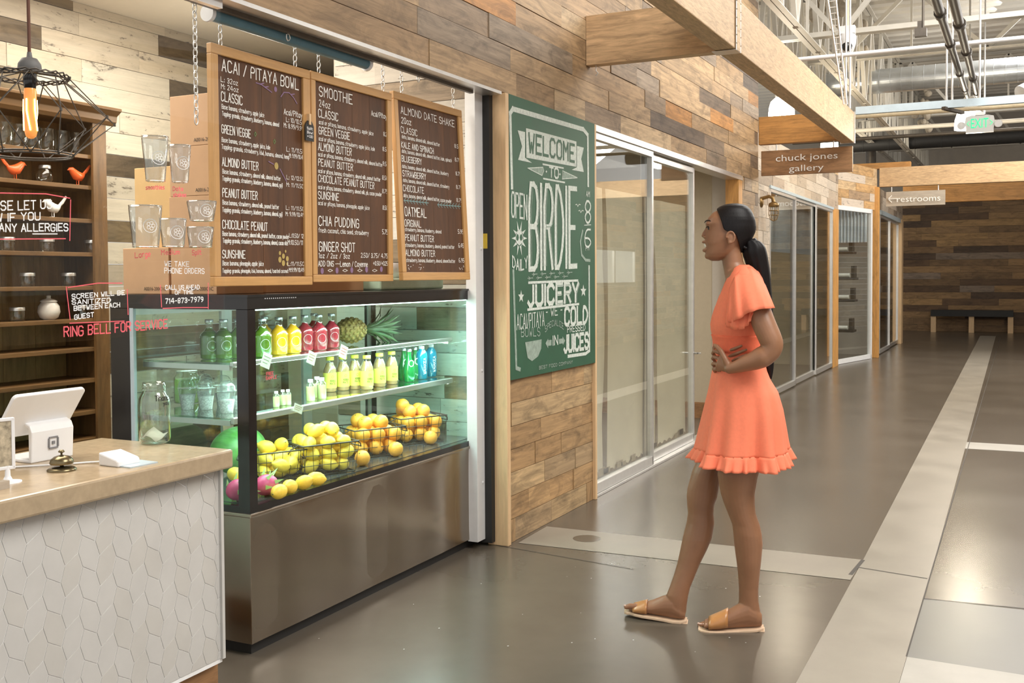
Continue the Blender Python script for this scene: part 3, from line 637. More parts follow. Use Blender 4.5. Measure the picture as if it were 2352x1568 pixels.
ex = thing('exit_sign', 'white hanging exit sign with green letters and two spot heads', 'sign', on_y(2250, 304, 13.5))
p = on_y(2250, 304, 13.5); pm('exit_green', (.02, .62, .22), .5, emis=(.03, .9, .32), es=.8)
m = MB(); m.prism([(-.15, 0), (.15, 0), (.15, .06), (.165, .12), (.15, .19), (.09, .205), (-.09, .205), (-.15, .19), (-.165, .12), (-.15, .06)], p + Vector((0, 0, 0)), (1, 0, 0), (0, 0, 1), -.05); m.build('housing', 'white_metal', ex)
m = MB(); printed(m, 'EXIT', p + Vector((-.095, -.002, .055)), (1, 0, 0), (0, 0, 1), .19, .115, 0, .004)
for s in (-1, 1):
    q = p + Vector((s * .125, -.004, .11)); m.bar(q + Vector((s * .012, 0, 0)), q + Vector((-s * .014, 0, .028)), .004, .009, 0, (0, 1, 0)); m.bar(q + Vector((s * .012, 0, 0)), q + Vector((-s * .014, 0, -.028)), .004, .009, 0, (0, 1, 0))
m.build('lettering', 'exit_green', ex)
for s in (-1, 1):
    q = p + Vector((s * .20, -.02, .09)); m = MB(); m.lathe([(.02, .06), (.042, .03), (.046, 0), (.040, -.004)], q, 16, 0, (1, 0, 0), (0, 0, 1), (0, 1, 0)); m.tube([q + Vector((0, .05, 0)), p + Vector((s * .14, .03, .1))], .012, 8); m.build('spot_head', 'white_metal', ex)
m = MB(); m.box(p + Vector((-.05, .0, .2)), p + Vector((.05, .05, .24))); m.tube([p + Vector((.05, .03, .22)), (p.x + .05, p.y + .03, 5.42)], .009, 8); m.build('hanger_rod', 'aluminium', ex)
dc = on_y(1947, 96, 11.35); t = thing('dome_camera', 'white dome camera hung from the nearest roof truss', 'camera', dc)
m = MB(); m.lathe([(.03, -.13), (.06, -.10), (.085, -.02), (.09, .05), (.07, .08)], dc, 20); m.box(dc + Vector((-.075, -.05, .08)), dc + Vector((.075, .05, .16))); m.build('body', 'white_metal', t)
m = MB(); m.ell(dc + Vector((0, -.045, -.055)), (.055, .05, .055), 16, 10); m.build('lens_dome', 'black_frame', t)
m = MB(); m.tube([dc + Vector((0, 0, .16)), (dc.x, dc.y, 5.42)], .012, 8)
for s in (-.03, .03): m.tube([dc + Vector((s, 0, -.1)), (dc.x + s * .9, dc.y, 3.16)], .006, 6)
m.build('stem', 'cream_pipe', t)
jb_ = on_y(2115, 75, 11.0); t = thing('junction_box', 'small dark junction box hanging on a rod under the nearest truss', 'box', jb_)
m = MB(); m.box(jb_ + Vector((-.055, -.04, -.04)), jb_ + Vector((.055, .04, .04))); m.box(jb_ + Vector((-.03, -.03, .04)), jb_ + Vector((.01, .03, .11))); m.build('box', 'dark_steel', t)
m = MB(); m.tube([jb_ + Vector((.02, 0, .04)), (jb_.x + .02, 11.0, 5.42)], .012, 8); m.build('rod', 'dark_steel', t)
# caged sconce on the second wall
c = on_x(1748, 462, X2); c.x = X2; t = thing('wall_sconce', 'brass caged wall sconce on the plank wall behind the woman', 'lamp', c)
pm('brass_aged', (.34, .22, .09), .35, metal=.85, var=.2)
m = MB(); m.lathe([(.06, 0), (.06, .012), (.03, .025)], c + Vector((0, 0, -.01)), 18, 0, (0, 1, 0), (0, 0, 1), (1, 0, 0)); m.build('back_plate', 'brass_aged', t)
m = MB(); m.tube([c + Vector((.01, 0, .03)), c + Vector((.09, 0, .05)), c + Vector((.13, 0, .03)), c + Vector((.14, 0, -.02))], .02, 10); m.lathe([(.02, .02), (.055, 0), (.06, -.035), (.05, -.04)], c + Vector((.14, 0, -.03)), 16); m.build('arm', 'brass_aged', t)
q = c + Vector((.14, 0, -.07)); m = MB(); m.lathe([(.045, 0), (.045, -.09), (.03, -.13), (.004, -.145)], q, 16); m.build('glass_jar', 'plastic_clear', t)
m = MB()
for k in range(6):
    a = k * math.pi / 3; m.tube([q + Vector((.052 * math.cos(a), .052 * math.sin(a), .01)), q + Vector((.052 * math.cos(a), .052 * math.sin(a), -.09)), q + Vector((.034 * math.cos(a), .034 * math.sin(a), -.14)), q + Vector((0, 0, -.155))], .004, 6)
for z in (-.04, -.09): m.tube([q + Vector((.052 * math.cos(k * .524), .052 * math.sin(k * .524), z)) for k in range(12)], .004, 6, closed=True)
m.build('cage', 'brass_aged', t)
# shop fittings glimpsed inside the angled bay
for k, (px, py) in enumerate(((1945, 580), (1950, 640), (1948, 690), (1945, 760))):
    p = on_y(px, py, 18.6); m = MB(); m.box((p.x - .28, 18.5, p.z - .02), (p.x + .12, 18.9, p.z + .02), 0); m.box((p.x + .04, 18.55, p.z + .02), (p.x + .1, 18.8, p.z + .22), 0); m.tube([(p.x - .24, 18.55, p.z + .06), (p.x + .02, 18.55, p.z + .06)], .035, 10, m=1)
    tag(m.build('display_shelf', ['dark_steel', 'letter_white'], org=p), 'dark shelf with rolled goods in the angled shop window, %s' % ['topmost', 'second from top', 'third from top', 'lowest'][k], 'shelf', 'shelves in the angled shop window')
a = on_y(1950, 520, 18.4); m = MB(); P = []
for i in range(2): P.append([Vector((a.x - .42 + .028 * j, 18.5 + (.02 if j % 2 else 0), a.z - .27 + .56 * i)) for j in range(26)])
m.grid(P, smooth=False); tag(m.build('corrugated_panel', 'galvanised', org=a, solid=.004), 'corrugated metal valance at the top of the angled shop window', 'panel')
m = MB(); P = []
for i in range(2): P.append([Vector((-2.85 + (.02 if j % 2 else 0), 13.2 + .09 * j, 1.75 + .65 * i)) for j in range(34)])
m.grid(P, smooth=False); tag(m.build('corrugated_panel', 'galvanised', org=(-2.85, 14.5, 1.75), solid=.004), 'corrugated metal valance behind the glass doors past the woman', 'panel')
# ------------------------------------------------------------------ shop front: counter, menu boards, screen, shelves
def on_plane(x, y, P0, n):
    d = ray(x, y); n = Vector(n); return CAMP + d * ((Vector(P0) - CAMP).dot(n) / d.dot(n))
def clip(poly, x0, x1, y0, y1):
    for ax, lim, sg in ((0, x0, 1), (0, x1, -1), (1, y0, 1), (1, y1, -1)):
        out = []
        for i in range(len(poly)):
            a, b = poly[i - 1], poly[i]; ia = (a[ax] - lim) * sg >= 0; ib = (b[ax] - lim) * sg >= 0
            if ia != ib:
                t = (lim - a[ax]) / (b[ax] - a[ax]); out.append((a[0] + (b[0] - a[0]) * t, a[1] + (b[1] - a[1]) * t))
            if ib: out.append(b)
        poly = out
        if len(poly) < 3: return []
    return poly
pm('tile_white', (.60, .585, .56), .16, var=.05, scale=7, spec=.5)
pm('tile_warm', (.585, .565, .53), .17, var=.05, scale=7, spec=.5)
pm('grout_white', (.93, .92, .90), .8)
pm('worktop', (.43, .33, .215), .22, var=.12, scale=30, rv=.05)
pm('plastic_white', (.80, .80, .81), .3, var=.02)
pm('logo_grey', (.20, .20, .21), .5)
pm('brass_dark', (.20, .16, .09), .28, metal=.9, var=.25)
pm('cardboard', (.56, .35, .20), .8, var=.06, scale=10)
pm('cardboard_dark', (.10, .065, .04), .9)
pm('envelope_tan', (.66, .44, .20), .8, var=.05)
pm('ink_black', (.03, .028, .026), .6)
pm('chalk_pen', (.86, .84, .79), .7, var=.06)
pm('pen_white', (.85, .85, .85), .6)
pm('pen_red', (.85, .13, .16), .6)
pm('pen_purple', (.25, .15, .27), .6); pm('pen_gold', (.45, .33, .10), .6); pm('pen_teal', (.20, .34, .33), .6); pm('pen_green', (.12, .28, .08), .6)
ct = thing('service_counter', 'white tiled service counter with tan stone top at the left', 'counter', (-2.77, 1.85, 0))
m = MB(); m.box((-3.03, .9, .10), (-2.51, 2.775, .79)); m.build('body', 'grout_white', ct)
m = MB(); m.box((-3.0, .9, 0), (-2.545, 2.79, .115)); m.build('kickboard', 'sign_wood', ct)
m = MB(); e, b_, h, d = .048, .016, .094, .028; p_ = e + b_; r = random.Random(2)
for i in range(-2, 34):
    for j in range(-1, 10):
        for k in (0, 1):
            y0 = .9 + i * 2 * p_ * .5 * 1.0; 
            if (i % 2) != k: continue
            if k == 0: poly = [(0, 0), (e, -d), (e + b_, -d - h / 2), (e, -d - h), (0, -h), (-b_, -h / 2)]; zo = .12 + j * h
            else: poly = [(0, -d - h / 2), (e, -h / 2), (e + b_, -h), (e, -1.5 * h), (0, -d - 1.5 * h), (-b_, -d - h)]; zo = .12 + j * h
            cx = sum(q[0] for q in poly) / 6; cy = sum(q[1] for q in poly) / 6
            poly = [(cx + (a - cx) * .968, cy + (c - cy) * .978) for a, c in poly]
            poly = clip([(y0 + a + (.0 if k == 0 else 0), zo + c) for a, c in poly], .9, 2.775, .115, .79)
            if len(poly) < 3: continue
            m.prism(list(reversed(poly)), (-2.51, 0, 0), (0, 1, 0), (0, 0, 1), .0022, r.choice([0, 0, 1]))
o = m.build('tile_front', ['tile_white', 'tile_warm'], ct, bevel=.0009)
m = MB(); m.box((-2.512, 2.765, .115), (-2.497, 2.778, .79)); m.build('edge_trim', 'tile_white', ct)
m = MB(); m.box((-3.09, .85, .79), (-2.455, 2.785, .855)); m.build('worktop', 'worktop', ct, bevel=.008)
# register
ZC = .855
rg = thing('register_stand', 'white tablet register stand with square logo on the counter', 'register', (-2.88, 2.36, ZC))
YL, YR = 2.29, 2.455
a = on_y(155, 955, YR); m = MB(); XP = -2.86
prof = [(XP, ZC), (XP + .006, ZC + .10), (XP - .004, ZC + .122), (XP - .03, ZC + .132), (XP - .06, ZC + .128), (XP - .06, ZC + .118), (XP - .03, ZC + .120), (XP - .012, ZC + .11), (XP - .012, ZC + .012), (XP - .15, ZC + .012), (XP - .15, ZC)]
m.prism([(x, z) for x, z in prof], (0, YR, 0), (1, 0, 0), (0, 0, 1), YR - YL); m.build('stand', 'plastic_white', rg, bevel=.004)
br, tr = on_y(150, 985, 2.475), on_y(199, 892, 2.475); bl, tl = Vector((br.x, 2.20, br.z)), Vector((tr.x, 2.20, tr.z))
m = MB(); ax = (tr - br); L = ax.length; ax.normalize(); rr = .015; o0 = (br + bl) / 2; W_ = .1375
cs = []
for (cx, cy, a0) in ((W_ - rr, L - rr, 0), (-W_ + rr, L - rr, 90), (-W_ + rr, rr, 180), (W_ - rr, rr, 270)):
    for q in range(5): an = math.radians(a0 + q * 22.5); cs.append((cx + rr * math.cos(an), cy + rr * math.sin(an)))
m.prism(cs, o0, (0, 1, 0), ax, -.014); m.build('tablet', 'plastic_white', rg, bevel=.003)
m = MB(); lc = Vector((XP + .0075, (YL + YR) / 2 + .0, ZC + .058)); s = .02
for (ya, za, yb, zb) in ((-s + .003, s - .005, s - .003, s), (-s + .003, -s, s - .003, -s + .005), (-s, -s + .005, -s + .005, s - .005), (s - .005, -s + .005, s, s - .005), (-.005, -.005, .005, .005)):
    m.box(lc + Vector((-.003, ya, za)), lc + Vector((.0005, yb, zb)))
m.build('logo', 'logo_grey', rg)
p = on_z(142, 1080, ZC); bl_ = thing('service_bell', 'antique brass service bell near the counter edge', 'bell', p)
m = MB(); m.lathe([(.043, 0), (.044, .004), (.038, .009), (.030, .012), (.006, .013), (.005, .022)], p, 24); m.build('base', 'brass_dark', bl_)
m = MB(); m.lathe([(.034, .021), (.036, .025), (.032, .036), (.022, .044), (.008, .048), (.003, .049)], p, 24); m.build('dome', 'brass_dark', bl_)
m = MB(); m.lathe([(.003, .047), (.003, .055), (.009, .057), (.010, .060), (.006, .064), (.001, .065)], p, 16); m.build('button', 'brass_dark', bl_)
p = on_z(275, 1066, ZC); cr = thing('card_reader', 'small white square card reader on a grey dock', 'card reader', p)
u = Vector((.05, 1, 0)).normalized(); v = Vector((1, -.05, 0))
m = MB(); m.prism([(-.045, 0), (.045, 0), (.045, .018), (.036, .024), (-.045, .042)], p - u * .045, v * 1.0, (0, 0, 1), -.088); m.build('reader', 'plastic_white', cr, bevel=.005)
m = MB(); m.obox(p + v * .03 + u * .02 + Vector((0, 0, .002)), (.06, .055, .002), v, u, Zv); m.build('dock', 'steel_blue', cr)
a, b = on_z(168, 1067, ZC), on_z(232, 1064, ZC); m = MB(); m.tube([a + Vector((-.12, -.12, .004)), a + Vector((0, 0, .004)), a.lerp(b, .5) + Vector((-.008, .004, .004)), b + Vector((0, 0, .006))], .003, 6); m.build('cable', 'plastic_white', cr)
# tip jar
p = on_z(356, 1018, ZC); tj = thing('tip_jar', 'big open mason jar with handwritten thank you on the counter end', 'jar', p)
m = MB(); m.lathe([(.045, .004), (.052, .008), (.055, .02), (.056, .14), (.053, .165), (.042, .185), (.039, .19), (.041, .194), (.041, .198), (.039, .202), (.041, .206), (.041, .210), (.039, .214), (.040, .222), (.037, .222), (.036, .19), (.051, .16), (.053, .02), (.045, .010), (.001, .009)], p, 32); m.build('glass', 'jar_glass', tj)
m = MB(); cdir = (CAMP - p); cdir.z = 0; cdir.normalize(); sdir = Vector((-cdir.y, cdir.x, 0)); 
def on_jar(txt, ang0, z, wd, hh, sw):
    lay, W = layout(txt)
    for x, g, _c in lay:
        for stt in g:
            pts = []
            for aa, bb in stt:
                an = ang0 + (x + aa) / W * wd / .0565; dirv = cdir * math.cos(an) + sdir * math.sin(an); pts.append(p + dirv * .0572 + Vector((0, 0, z + bb / 6 * hh)))
            m.ribbon(pts, sw, dirv)
on_jar('Thank', .05, .160, .052, .018, .0028); on_jar('you', .55, .143, .026, .012, .0028); m.build('lettering', 'ink_black', tj)
m = MB(); on_jar('Ball', -.35, .105, .055, .025, .002); m.build('embossing', 'plastic_clear', tj)
m = MB(); q = p + Vector((0, 0, .02)); P = [[q + Vector((-.035 + .023 * i, -.03 + .03 * j, .012 * math.sin(i * 1.3 + j) + .012 * j)) for j in range(3)] for i in range(4)]
m.grid(P); pm('banknote', (.62, .64, .55), .7); tag(m.build('banknote', 'banknote', org=q, solid=.001), 'folded banknote lying in the big open mason jar', 'banknote')
# framed card on the counter, cut by the picture edge
p = on_z(18, 1108, ZC); fs = thing('sign_holder', 'white framed photo card on an oval foot at the left edge', 'sign', p)
m = MB(); m.lathe([(.034, 0), (.034, .003), (.012, .008), (.007, .02), (.006, .05)], p, 20, 0, (1, 0, 0), (0, 1.2, 0)); m.build('foot', 'plastic_white', fs)
fu = Vector((.32, .95, 0)).normalized(); fn = Vector((fu.y, -fu.x, 0)); fc = p + Vector((0, 0, .115)) - fu * .055
m = MB(); fw_, fh_ = .075, .075
for (cx, cz, hx, hz) in ((0, fh_ - .004, fw_, .005), (0, -fh_ + .004, fw_, .005), (fw_ - .004, 0, .005, fh_), (-fw_ + .004, 0, .005, fh_)): m.obox(fc + fu * cx + Vector((0, 0, cz)), (hx, .006, hz), fu, fn, Zv)
m.build('frame', 'plastic_white', fs, bevel=.002)
m = MB(); m.obox(fc, (fw_ - .006, .003, fh_ - .006), fu, fn, Zv); pm('photo_print', (.42, .36, .26), .4, var=.7, scale=40); m.build('card', 'photo_print', fs)
p = on_z(2, 1122, ZC); m = MB(); m.obox(p + Vector((0, -.01, .011)), (.014, .028, .011), (1, 0, 0), (0, 1, 0), Zv); tag(m.build('wood_block', 'sign_pale', org=p), 'small weathered wood block at the counter edge below the framed card', 'block')
# ------------------------------------------------------------------ hanging menu boards
BANA = 'banana, strawberry, '
def menu_board(label, fr_px, in_px, P0, nrm, lines, depth=.024, doodle=None):
    n = Vector(nrm).normalized(); v = Vector((0, 0, 1)); v = (v - n * v.dot(n)).normalized(); u = v.cross(n)
    u = Vector((0, 1, 0)) if u.y == 0 else u * (1 if u.y > 0 else -1)
    C4 = [on_plane(x, y, P0, n) for x, y in fr_px]; I4 = [on_plane(x, y, P0, n) for x, y in in_px]
    P0 = Vector(P0); ab = lambda q: ((q - P0).dot(u), (q - P0).dot(v))
    fa = [ab(q) for q in C4]; ia = [ab(q) for q in I4]
    fx0, fx1 = (fa[0][0] + fa[3][0]) / 2, (fa[1][0] + fa[2][0]) / 2; fz0, fz1 = (fa[2][1] + fa[3][1]) / 2, (fa[0][1] + fa[1][1]) / 2
    ix0, ix1 = (ia[0][0] + ia[3][0]) / 2, (ia[1][0] + ia[2][0]) / 2; iz0, iz1 = (ia[2][1] + ia[3][1]) / 2, (ia[0][1] + ia[1][1]) / 2
    q = lambda a, b, c=0: P0 + u * a + v * b + n * c
    t = thing('menu_board', label, 'menu board', q((fx0 + fx1) / 2, fz0), 'hanging menu boards')
    for nm, (a0, b0, a1, b1) in (('top', (fx0, iz1, fx1, fz1)), ('bottom', (fx0, fz0, fx1, iz0)), ('side', (fx0, iz0, ix0, iz1)), ('side', (ix1, iz0, fx1, iz1))):
        m = MB(); m.obox(q((a0 + a1) / 2, (b0 + b1) / 2, -depth / 2), ((a1 - a0) / 2, (b1 - b0) / 2, depth / 2), u, v, n); m.build('frame_rail', 'oak_frame', t, bevel=.003)
        m = MB(); npl = 4; w_ = (ix1 - ix0) / npl
    for k in range(npl): m.obox(q(ix0 + w_ * (k + .5), (iz0 + iz1) / 2, -.016), (w_ / 2 - .0006, (iz1 - iz0) / 2 + .005, .006), u, v, n)
    m.build('panel', 'menu_ply', t)
    m = MB(); Pt = P0 - n * .009
    for (x0, y0, x1, h, tx, *mm) in lines:
        a = on_plane(x0, y0, Pt, n); b = on_plane(x1, y0, Pt, n); c = on_plane(x0, y0 - h, Pt, n)
        H = (c - a).dot(v); W = (b - a).dot(u)
        big = h >= 14
        lettering(m, tx, a, u, v, W, H, H * (.115 if big else .135), n, mm[0] if mm else 0, smooth=big, seed=int(x0 + y0))
    if doodle: doodle(m, lambda x, y: on_plane(x, y, Pt, n), n, u, v)
    m.build('lettering', ['chalk_pen', 'pen_purple', 'pen_gold', 'pen_teal', 'pen_green'], t)
    return t
BT = 'Base: banana, strawberry, '; TP = 'Topping: granola, strawberry, blueberry, banana, almond'
L1 = [(510, 162, 685, 26, 'ACAI / PITAYA BOWL'), (507, 187, 546, 11, 'L: 32oz'), (508, 203, 547, 11, 'M: 24oz'), (508, 231, 556, 21, 'CLASSIC'), (509, 249, 606, 10, BT + 'apple juice'), (510, 265, 640, 10, TP), (652, 262, 698, 12, 'Acai/Pitaya'), (657, 279, 697, 10, 'L: 10/10.50'), (652, 292, 696, 10, 'M: 8.99/9.99'),
 (509, 305, 575, 19, 'GREEN VEGGIE'), (509, 325, 620, 10, BT + 'apple juice, kale'), (509, 341, 664, 10, 'Topping: granola, strawberry, kiwi, banana, almond, hemp'), (658, 347, 698, 10, 'L: 11/11.50'), (664, 361, 698, 9, 'M: 9.99/10.49'),
 (510, 380, 593, 19, 'ALMOND BUTTER'), (511, 398, 644, 10, BT + 'almond milk, almond butter'), (511, 414, 648, 10, TP + ', goji'), (658, 411, 697, 9, 'L: 12/12.50'), (658, 428, 696, 9, 'M: 11/11.50'),
 (511, 451, 591, 19, 'PEANUT BUTTER'), (511, 469, 640, 10, BT + 'almond milk, peanut butter'), (511, 486, 648, 10, TP + ', goji'), (657, 481, 698, 9, 'L: 11/11.50'), (656, 495, 698, 9, 'M: 9.99/10.49'),
 (511, 524, 614, 19, 'CHOCOLATE PEANUT'), (511, 541, 663, 10, BT + 'almond milk, peanut butter, cacao powder'), (512, 557, 661, 10, TP + ', cacao nibs'), (664, 545, 697, 9, 'L:11.50/ 12'), (661, 561, 695, 10, 'M:10.50/11'),
 (511, 592, 563, 18, 'SUNSHINE'), (511, 609, 605, 10, 'Base: banana, pineapple, apple juice'), (511, 626, 662, 9, 'Topping: granola, pineapple, kiwi, banana, almond, toasted coconut'), (661, 610, 698, 9, 'L:11/11.50'), (664, 624, 698, 9, 'M:9.99/10.49')]
AP = 'acai or pitaya, banana, strawberry, '
L2 = [(733, 220, 809, 22, 'SMOOTHIE'), (733, 244, 758, 15, '24oz'), (731, 268, 776, 18, 'CLASSIC'), (853, 265, 891, 11, 'Acai/Pitaya'), (732, 284, 857, 9, AP + 'apple juice'), (881, 312, 891, 9, '8.25'), (732, 307, 803, 17, 'GREEN VEGGIE'), (732, 322, 860, 9, AP + 'apple juice, kale'), (879, 346, 891, 9, '8.50'),
 (731, 344, 807, 17, 'ALMOND BUTTER'), (731, 358, 878, 9, AP + 'almond milk, almond butter'), (879, 380, 891, 9, '9.50'), (731, 380, 810, 16, 'PEANUT BUTTER'), (731, 396, 873, 9, AP + 'almond milk, peanut butter'), (878, 412, 890, 9, '8.50'),
 (731, 417, 859, 16, 'CHOCOLATE PEANUT BUTTER'), (731, 433, 876, 9, AP + 'almond milk, pb, cacao powder'), (878, 443, 890, 9, '8.75'), (731, 456, 778, 17, 'SUNSHINE'), (731, 470, 848, 9, 'acai or pitaya, banana, pineapple, apple juice'), (879, 481, 890, 9, '8.50'),
 (732, 517, 824, 21, 'CHIA PUDDING'), (732, 533, 846, 10, 'fresh coconut, chia seed, strawberry'), (878, 537, 890, 10, '5.75'), (733, 576, 815, 21, 'GINGER SHOT'), (732, 592, 803, 11, '1oz / 2oz / 3oz'), (829, 591, 890, 10, '2.50/ 3.75/ 4.75'), (731, 611, 844, 12, 'ADD ONS ---Lemon / Cayenne'), (857, 609, 890, 9, '+0.50/+0.25')]
DB = 'date, banana, almond milk, almond butter'; SB = 'strawberry, banana, blueberry, almond'
L3 = [(921, 260, 1042, 16, 'ALMOND DATE SHAKE'), (922, 282, 944, 13, '20oz'), (921, 304, 958, 14, 'CLASSIC'), (923, 317, 1009, 8, DB), (1044, 339, 1056, 8, '8.50'), (922, 338, 995, 13, 'KALE AND SPINACH'), (923, 350, 1036, 8, DB + ', kale, spinach'), (1045, 370, 1057, 8, '8.75'), (923, 370, 968, 13, 'BLUEBERRY'), (924, 385, 1029, 8, DB + ', blueberry'), (1047, 402, 1058, 8, '8.75'),
 (925, 404, 978, 13, 'STRAWBERRY'), (926, 417, 1031, 8, DB + ', strawberry'), (1048, 433, 1060, 8, '8.75'), (926, 438, 973, 14, 'CHOCOLATE'), (927, 452, 1036, 8, DB + ', cacao powder'), (1049, 463, 1061, 8, '8.75'), (930, 495, 979, 20, 'OATMEAL'), (930, 519, 967, 15, 'ORIGINAL'), (930, 530, 1013, 8, SB), (1052, 536, 1064, 9, '5.95'),
 (931, 552, 996, 14, 'PEANUT BUTTER'), (931, 566, 1043, 8, SB + ', peanut butter'), (1053, 568, 1065, 9, '6.45'), (932, 587, 999, 14, 'ALMOND BUTTER'), (933, 601, 1045, 8, SB + ', almond butter'), (1054, 602, 1066, 9, '6.95')]
def disc(m, c, rx, u, v, mi, n=10): m.add([c + u * (rx * math.cos(k * 6.283 / n)) + v * (rx * 1.2 * math.sin(k * 6.283 / n)) for k in range(n)], [tuple(range(n))], mi)
def dood1(m, at, n, u, v):
    for (x, y, s) in ((643, 581, .007), (656, 577, .005), (651, 588, .009), (643, 596, .010), (660, 594, .009), (651, 604, .010), (660, 606, .006)): disc(m, at(x, y), s, u, v, 2)
    disc(m, at(635, 381), .012, u, v, 2)
    for pts in ([(588, 190), (600, 194), (612, 203), (624, 212)], [(598, 193), (606, 191)], [(608, 200), (616, 199)], [(652, 212), (664, 213), (674, 224), (682, 238)], [(668, 217), (676, 216)], [(652, 212), (645, 222)], [(617, 371), (628, 377)], [(643, 388), (650, 402), (658, 417)]): m.ribbon([at(*q) for q in pts], .004, n, 1)
    disc(m, at(633, 205), .009, u, v, 1)
    for x, y in ((586, 308), (630, 325)): m.ribbon([at(x, y - 5), at(x + 3, y), at(x, y + 5), at(x - 2, y), at(x, y - 5)], .002, n, 4)
def dood2(m, at, n, u, v):
    for k in range(5): disc(m, at(740 + k * 34, 622 - k), .011, u, v, 1)
    for k in range(4): m.ribbon([at(753 + k * 34, 621), at(758 + k * 34, 618), at(764 + k * 34, 621), at(758 + k * 34, 624), at(753 + k * 34, 621)], .002, n, 0)
def dood3(m, at, n, u, v):
    for x0, x1, y0, y1 in ((928, 984, 460, 466), (1005, 1058, 470, 474)):
        m.ribbon([at(x0, y0), at(x1, y1)], .004, n, 3)
        for k in range(8):
            x = x0 + (x1 - x0) * k / 8; y = y0 + (y1 - y0) * k / 8
            m.ribbon([at(x, y), at(x + 4, y - 6)], .003, n, 3); m.ribbon([at(x, y), at(x + 4, y + 6)], .003, n, 3)
    r = random.Random(8)
    for c in (943, 968, 1060):
        for k in range(9): disc(m, at(c + r.uniform(-6, 6), 613 + r.uniform(-7, 6)), .0022, u, v, 0, 6)
XM = -2.60
menu_board('left menu board, headed ACAI / PITAYA BOWL, hung on chains', [(488, 98), (716, 162), (715, 652), (491, 660)], [(503, 126), (699, 178), (700, 634), (507, 636)], (XM, 3, 2), (1, 0, 0), L1, doodle=dood1)
menu_board('middle menu board, headed SMOOTHIE, hung on chains', [(718, 165), (904, 213), (900, 642), (717, 652)], [(728, 188), (892, 227), (892, 629), (728, 632)], (XM, 3, 2), (1, 0, 0), L2, doodle=dood2)
menu_board('right menu board, headed ALMOND DATE SHAKE, swung slightly forward', [(909, 216), (1063, 248), (1078, 641), (922, 645)], [(917, 233), (1055, 264), (1069, 625), (932, 625)], (XM - .01, 4.4, 2.30), (1, 0, .05), L3, doodle=dood3)
# chains
def chain(x, y, z0, z1, label, group='chains holding the menu boards', link=.030):
    m = MB(); n = max(2, int((z1 - z0) / (link * .74))); st = (z1 - z0) / n
    for k in range(n):
        c = Vector((x, y, z0 + st * (k + .5))); A = Vector((1, 0, 0)) if k % 2 else Vector((0, 1, 0)); pts = []
        for q in range(12):
            t = q * math.pi / 6; pts.append(c + A * (.0085 * math.cos(t)) + Vector((0, 0, link * .5 * math.sin(t))))
        m.tube(pts, .0019, 6, closed=True)
    tag(m.build('chain', 'aluminium', org=(x, y, z0)), label, 'chain', group)
for px, zt, lab in ((507, 2.30, 'chain at the left corner of the left menu board'), (678, 2.30, 'chain at the right corner of the left menu board'), (732, 2.303, 'chain at the left corner of the middle menu board'), (879, 2.303, 'chain at the right corner of the middle menu board'), (922, 2.31, 'chain at the left corner of the right menu board'), (1040, 2.315, 'chain at the right corner of the right menu board')):
    p = on_x(px, 150, -2.622); chain(-2.622, p.y, zt - .006, 2.42, lab)
p = on_x(449, 150, -2.56); chain(-2.56, p.y, 1.985, 2.42, 'long loose chain hanging left of the menu boards', 'loose chains', .034)
m = MB(); m.tube([p + Vector((0, -.05, 2.44 - p.z)), p + Vector((0, -.01, 2.40 - p.z)), p + Vector((0, .01, 2.41 - p.z))], .006, 8); tag(m.build('hook', 'aluminium', org=(p.x, p.y, 2.4)), 'steel hook holding the long loose chain', 'hook')
for px, lab in ((662, 'empty ring hook above the left menu board'), (960, 'empty ring hook above the right menu board')):
    p = on_x(px, 100, -2.55); m = MB(); m.tube([Vector((-2.55, p.y + .011 * math.cos(k * .5236), 2.382 + .013 * math.sin(k * .5236))) for k in range(12)], .0022, 6, closed=True); m.tube([(-2.55, p.y, 2.395), (-2.55, p.y, 2.415)], .004, 6)
    tag(m.build('ring_hook', 'aluminium', org=(-2.55, p.y, 2.37)), lab, 'hook', 'ring hooks on the track')
tb = thing('rolled_shade', 'blue rolled shade tube under the plank header', 'tube', (-2.59, 3.2, 2.38))
m = MB(); ya, yb = on_x(480, 20, -2.59).y, on_x(843, 128, -2.59).y; m.tube([(-2.59, ya, 2.39), (-2.59, yb, 2.39)], .024, 16); pm('shade_blue', (.09, .20, .26), .45); m.build('roll', 'shade_blue', tb)
for y in (ya, yb): m = MB(); m.lathe([(.030, -.012), (.032, 0), (.026, .010), (.008, .012)], (-2.59, y, 2.39), 18, 0, (0, 0, 1), (1, 0, 0), (0, 1, 0)); m.build('end_cap', 'plastic_white', tb)
tgn = thing('price_tag', 'small black tag clipped between the left and middle boards', 'tag', on_x(708, 322, XM))
a, b = on_x(700, 322, XM + .008), on_x(719, 280, XM + .008); m = MB(); w_ = b.y - a.y; hh = b.z - a.z
m.prism([(0, 0), (w_, 0), (w_, hh * .75), (w_ * .75, hh), (w_ * .25, hh), (0, hh * .75)], a, (0, 1, 0), (0, 0, 1), .004); m.build('card', 'black_matte', tgn)
m = MB()
for k, tx in enumerate(('Split', 'Bowl', '+1.00')): lettering(m, tx, a + Vector((.0055, w_ * .15, hh * (.56 - .2 * k))), (0, 1, 0), (0, 0, 1), w_ * .65, hh * .12, hh * .022, (1, 0, 0))
m.build('lettering', 'pen_white', tgn)
m = MB(); c = on_x(711, 274, XM + .012); m.box(c + Vector((-.012, -.006, -.022)), c + Vector((.004, .006, .022))); m.build('clothespin', 'pine_trim', tgn)
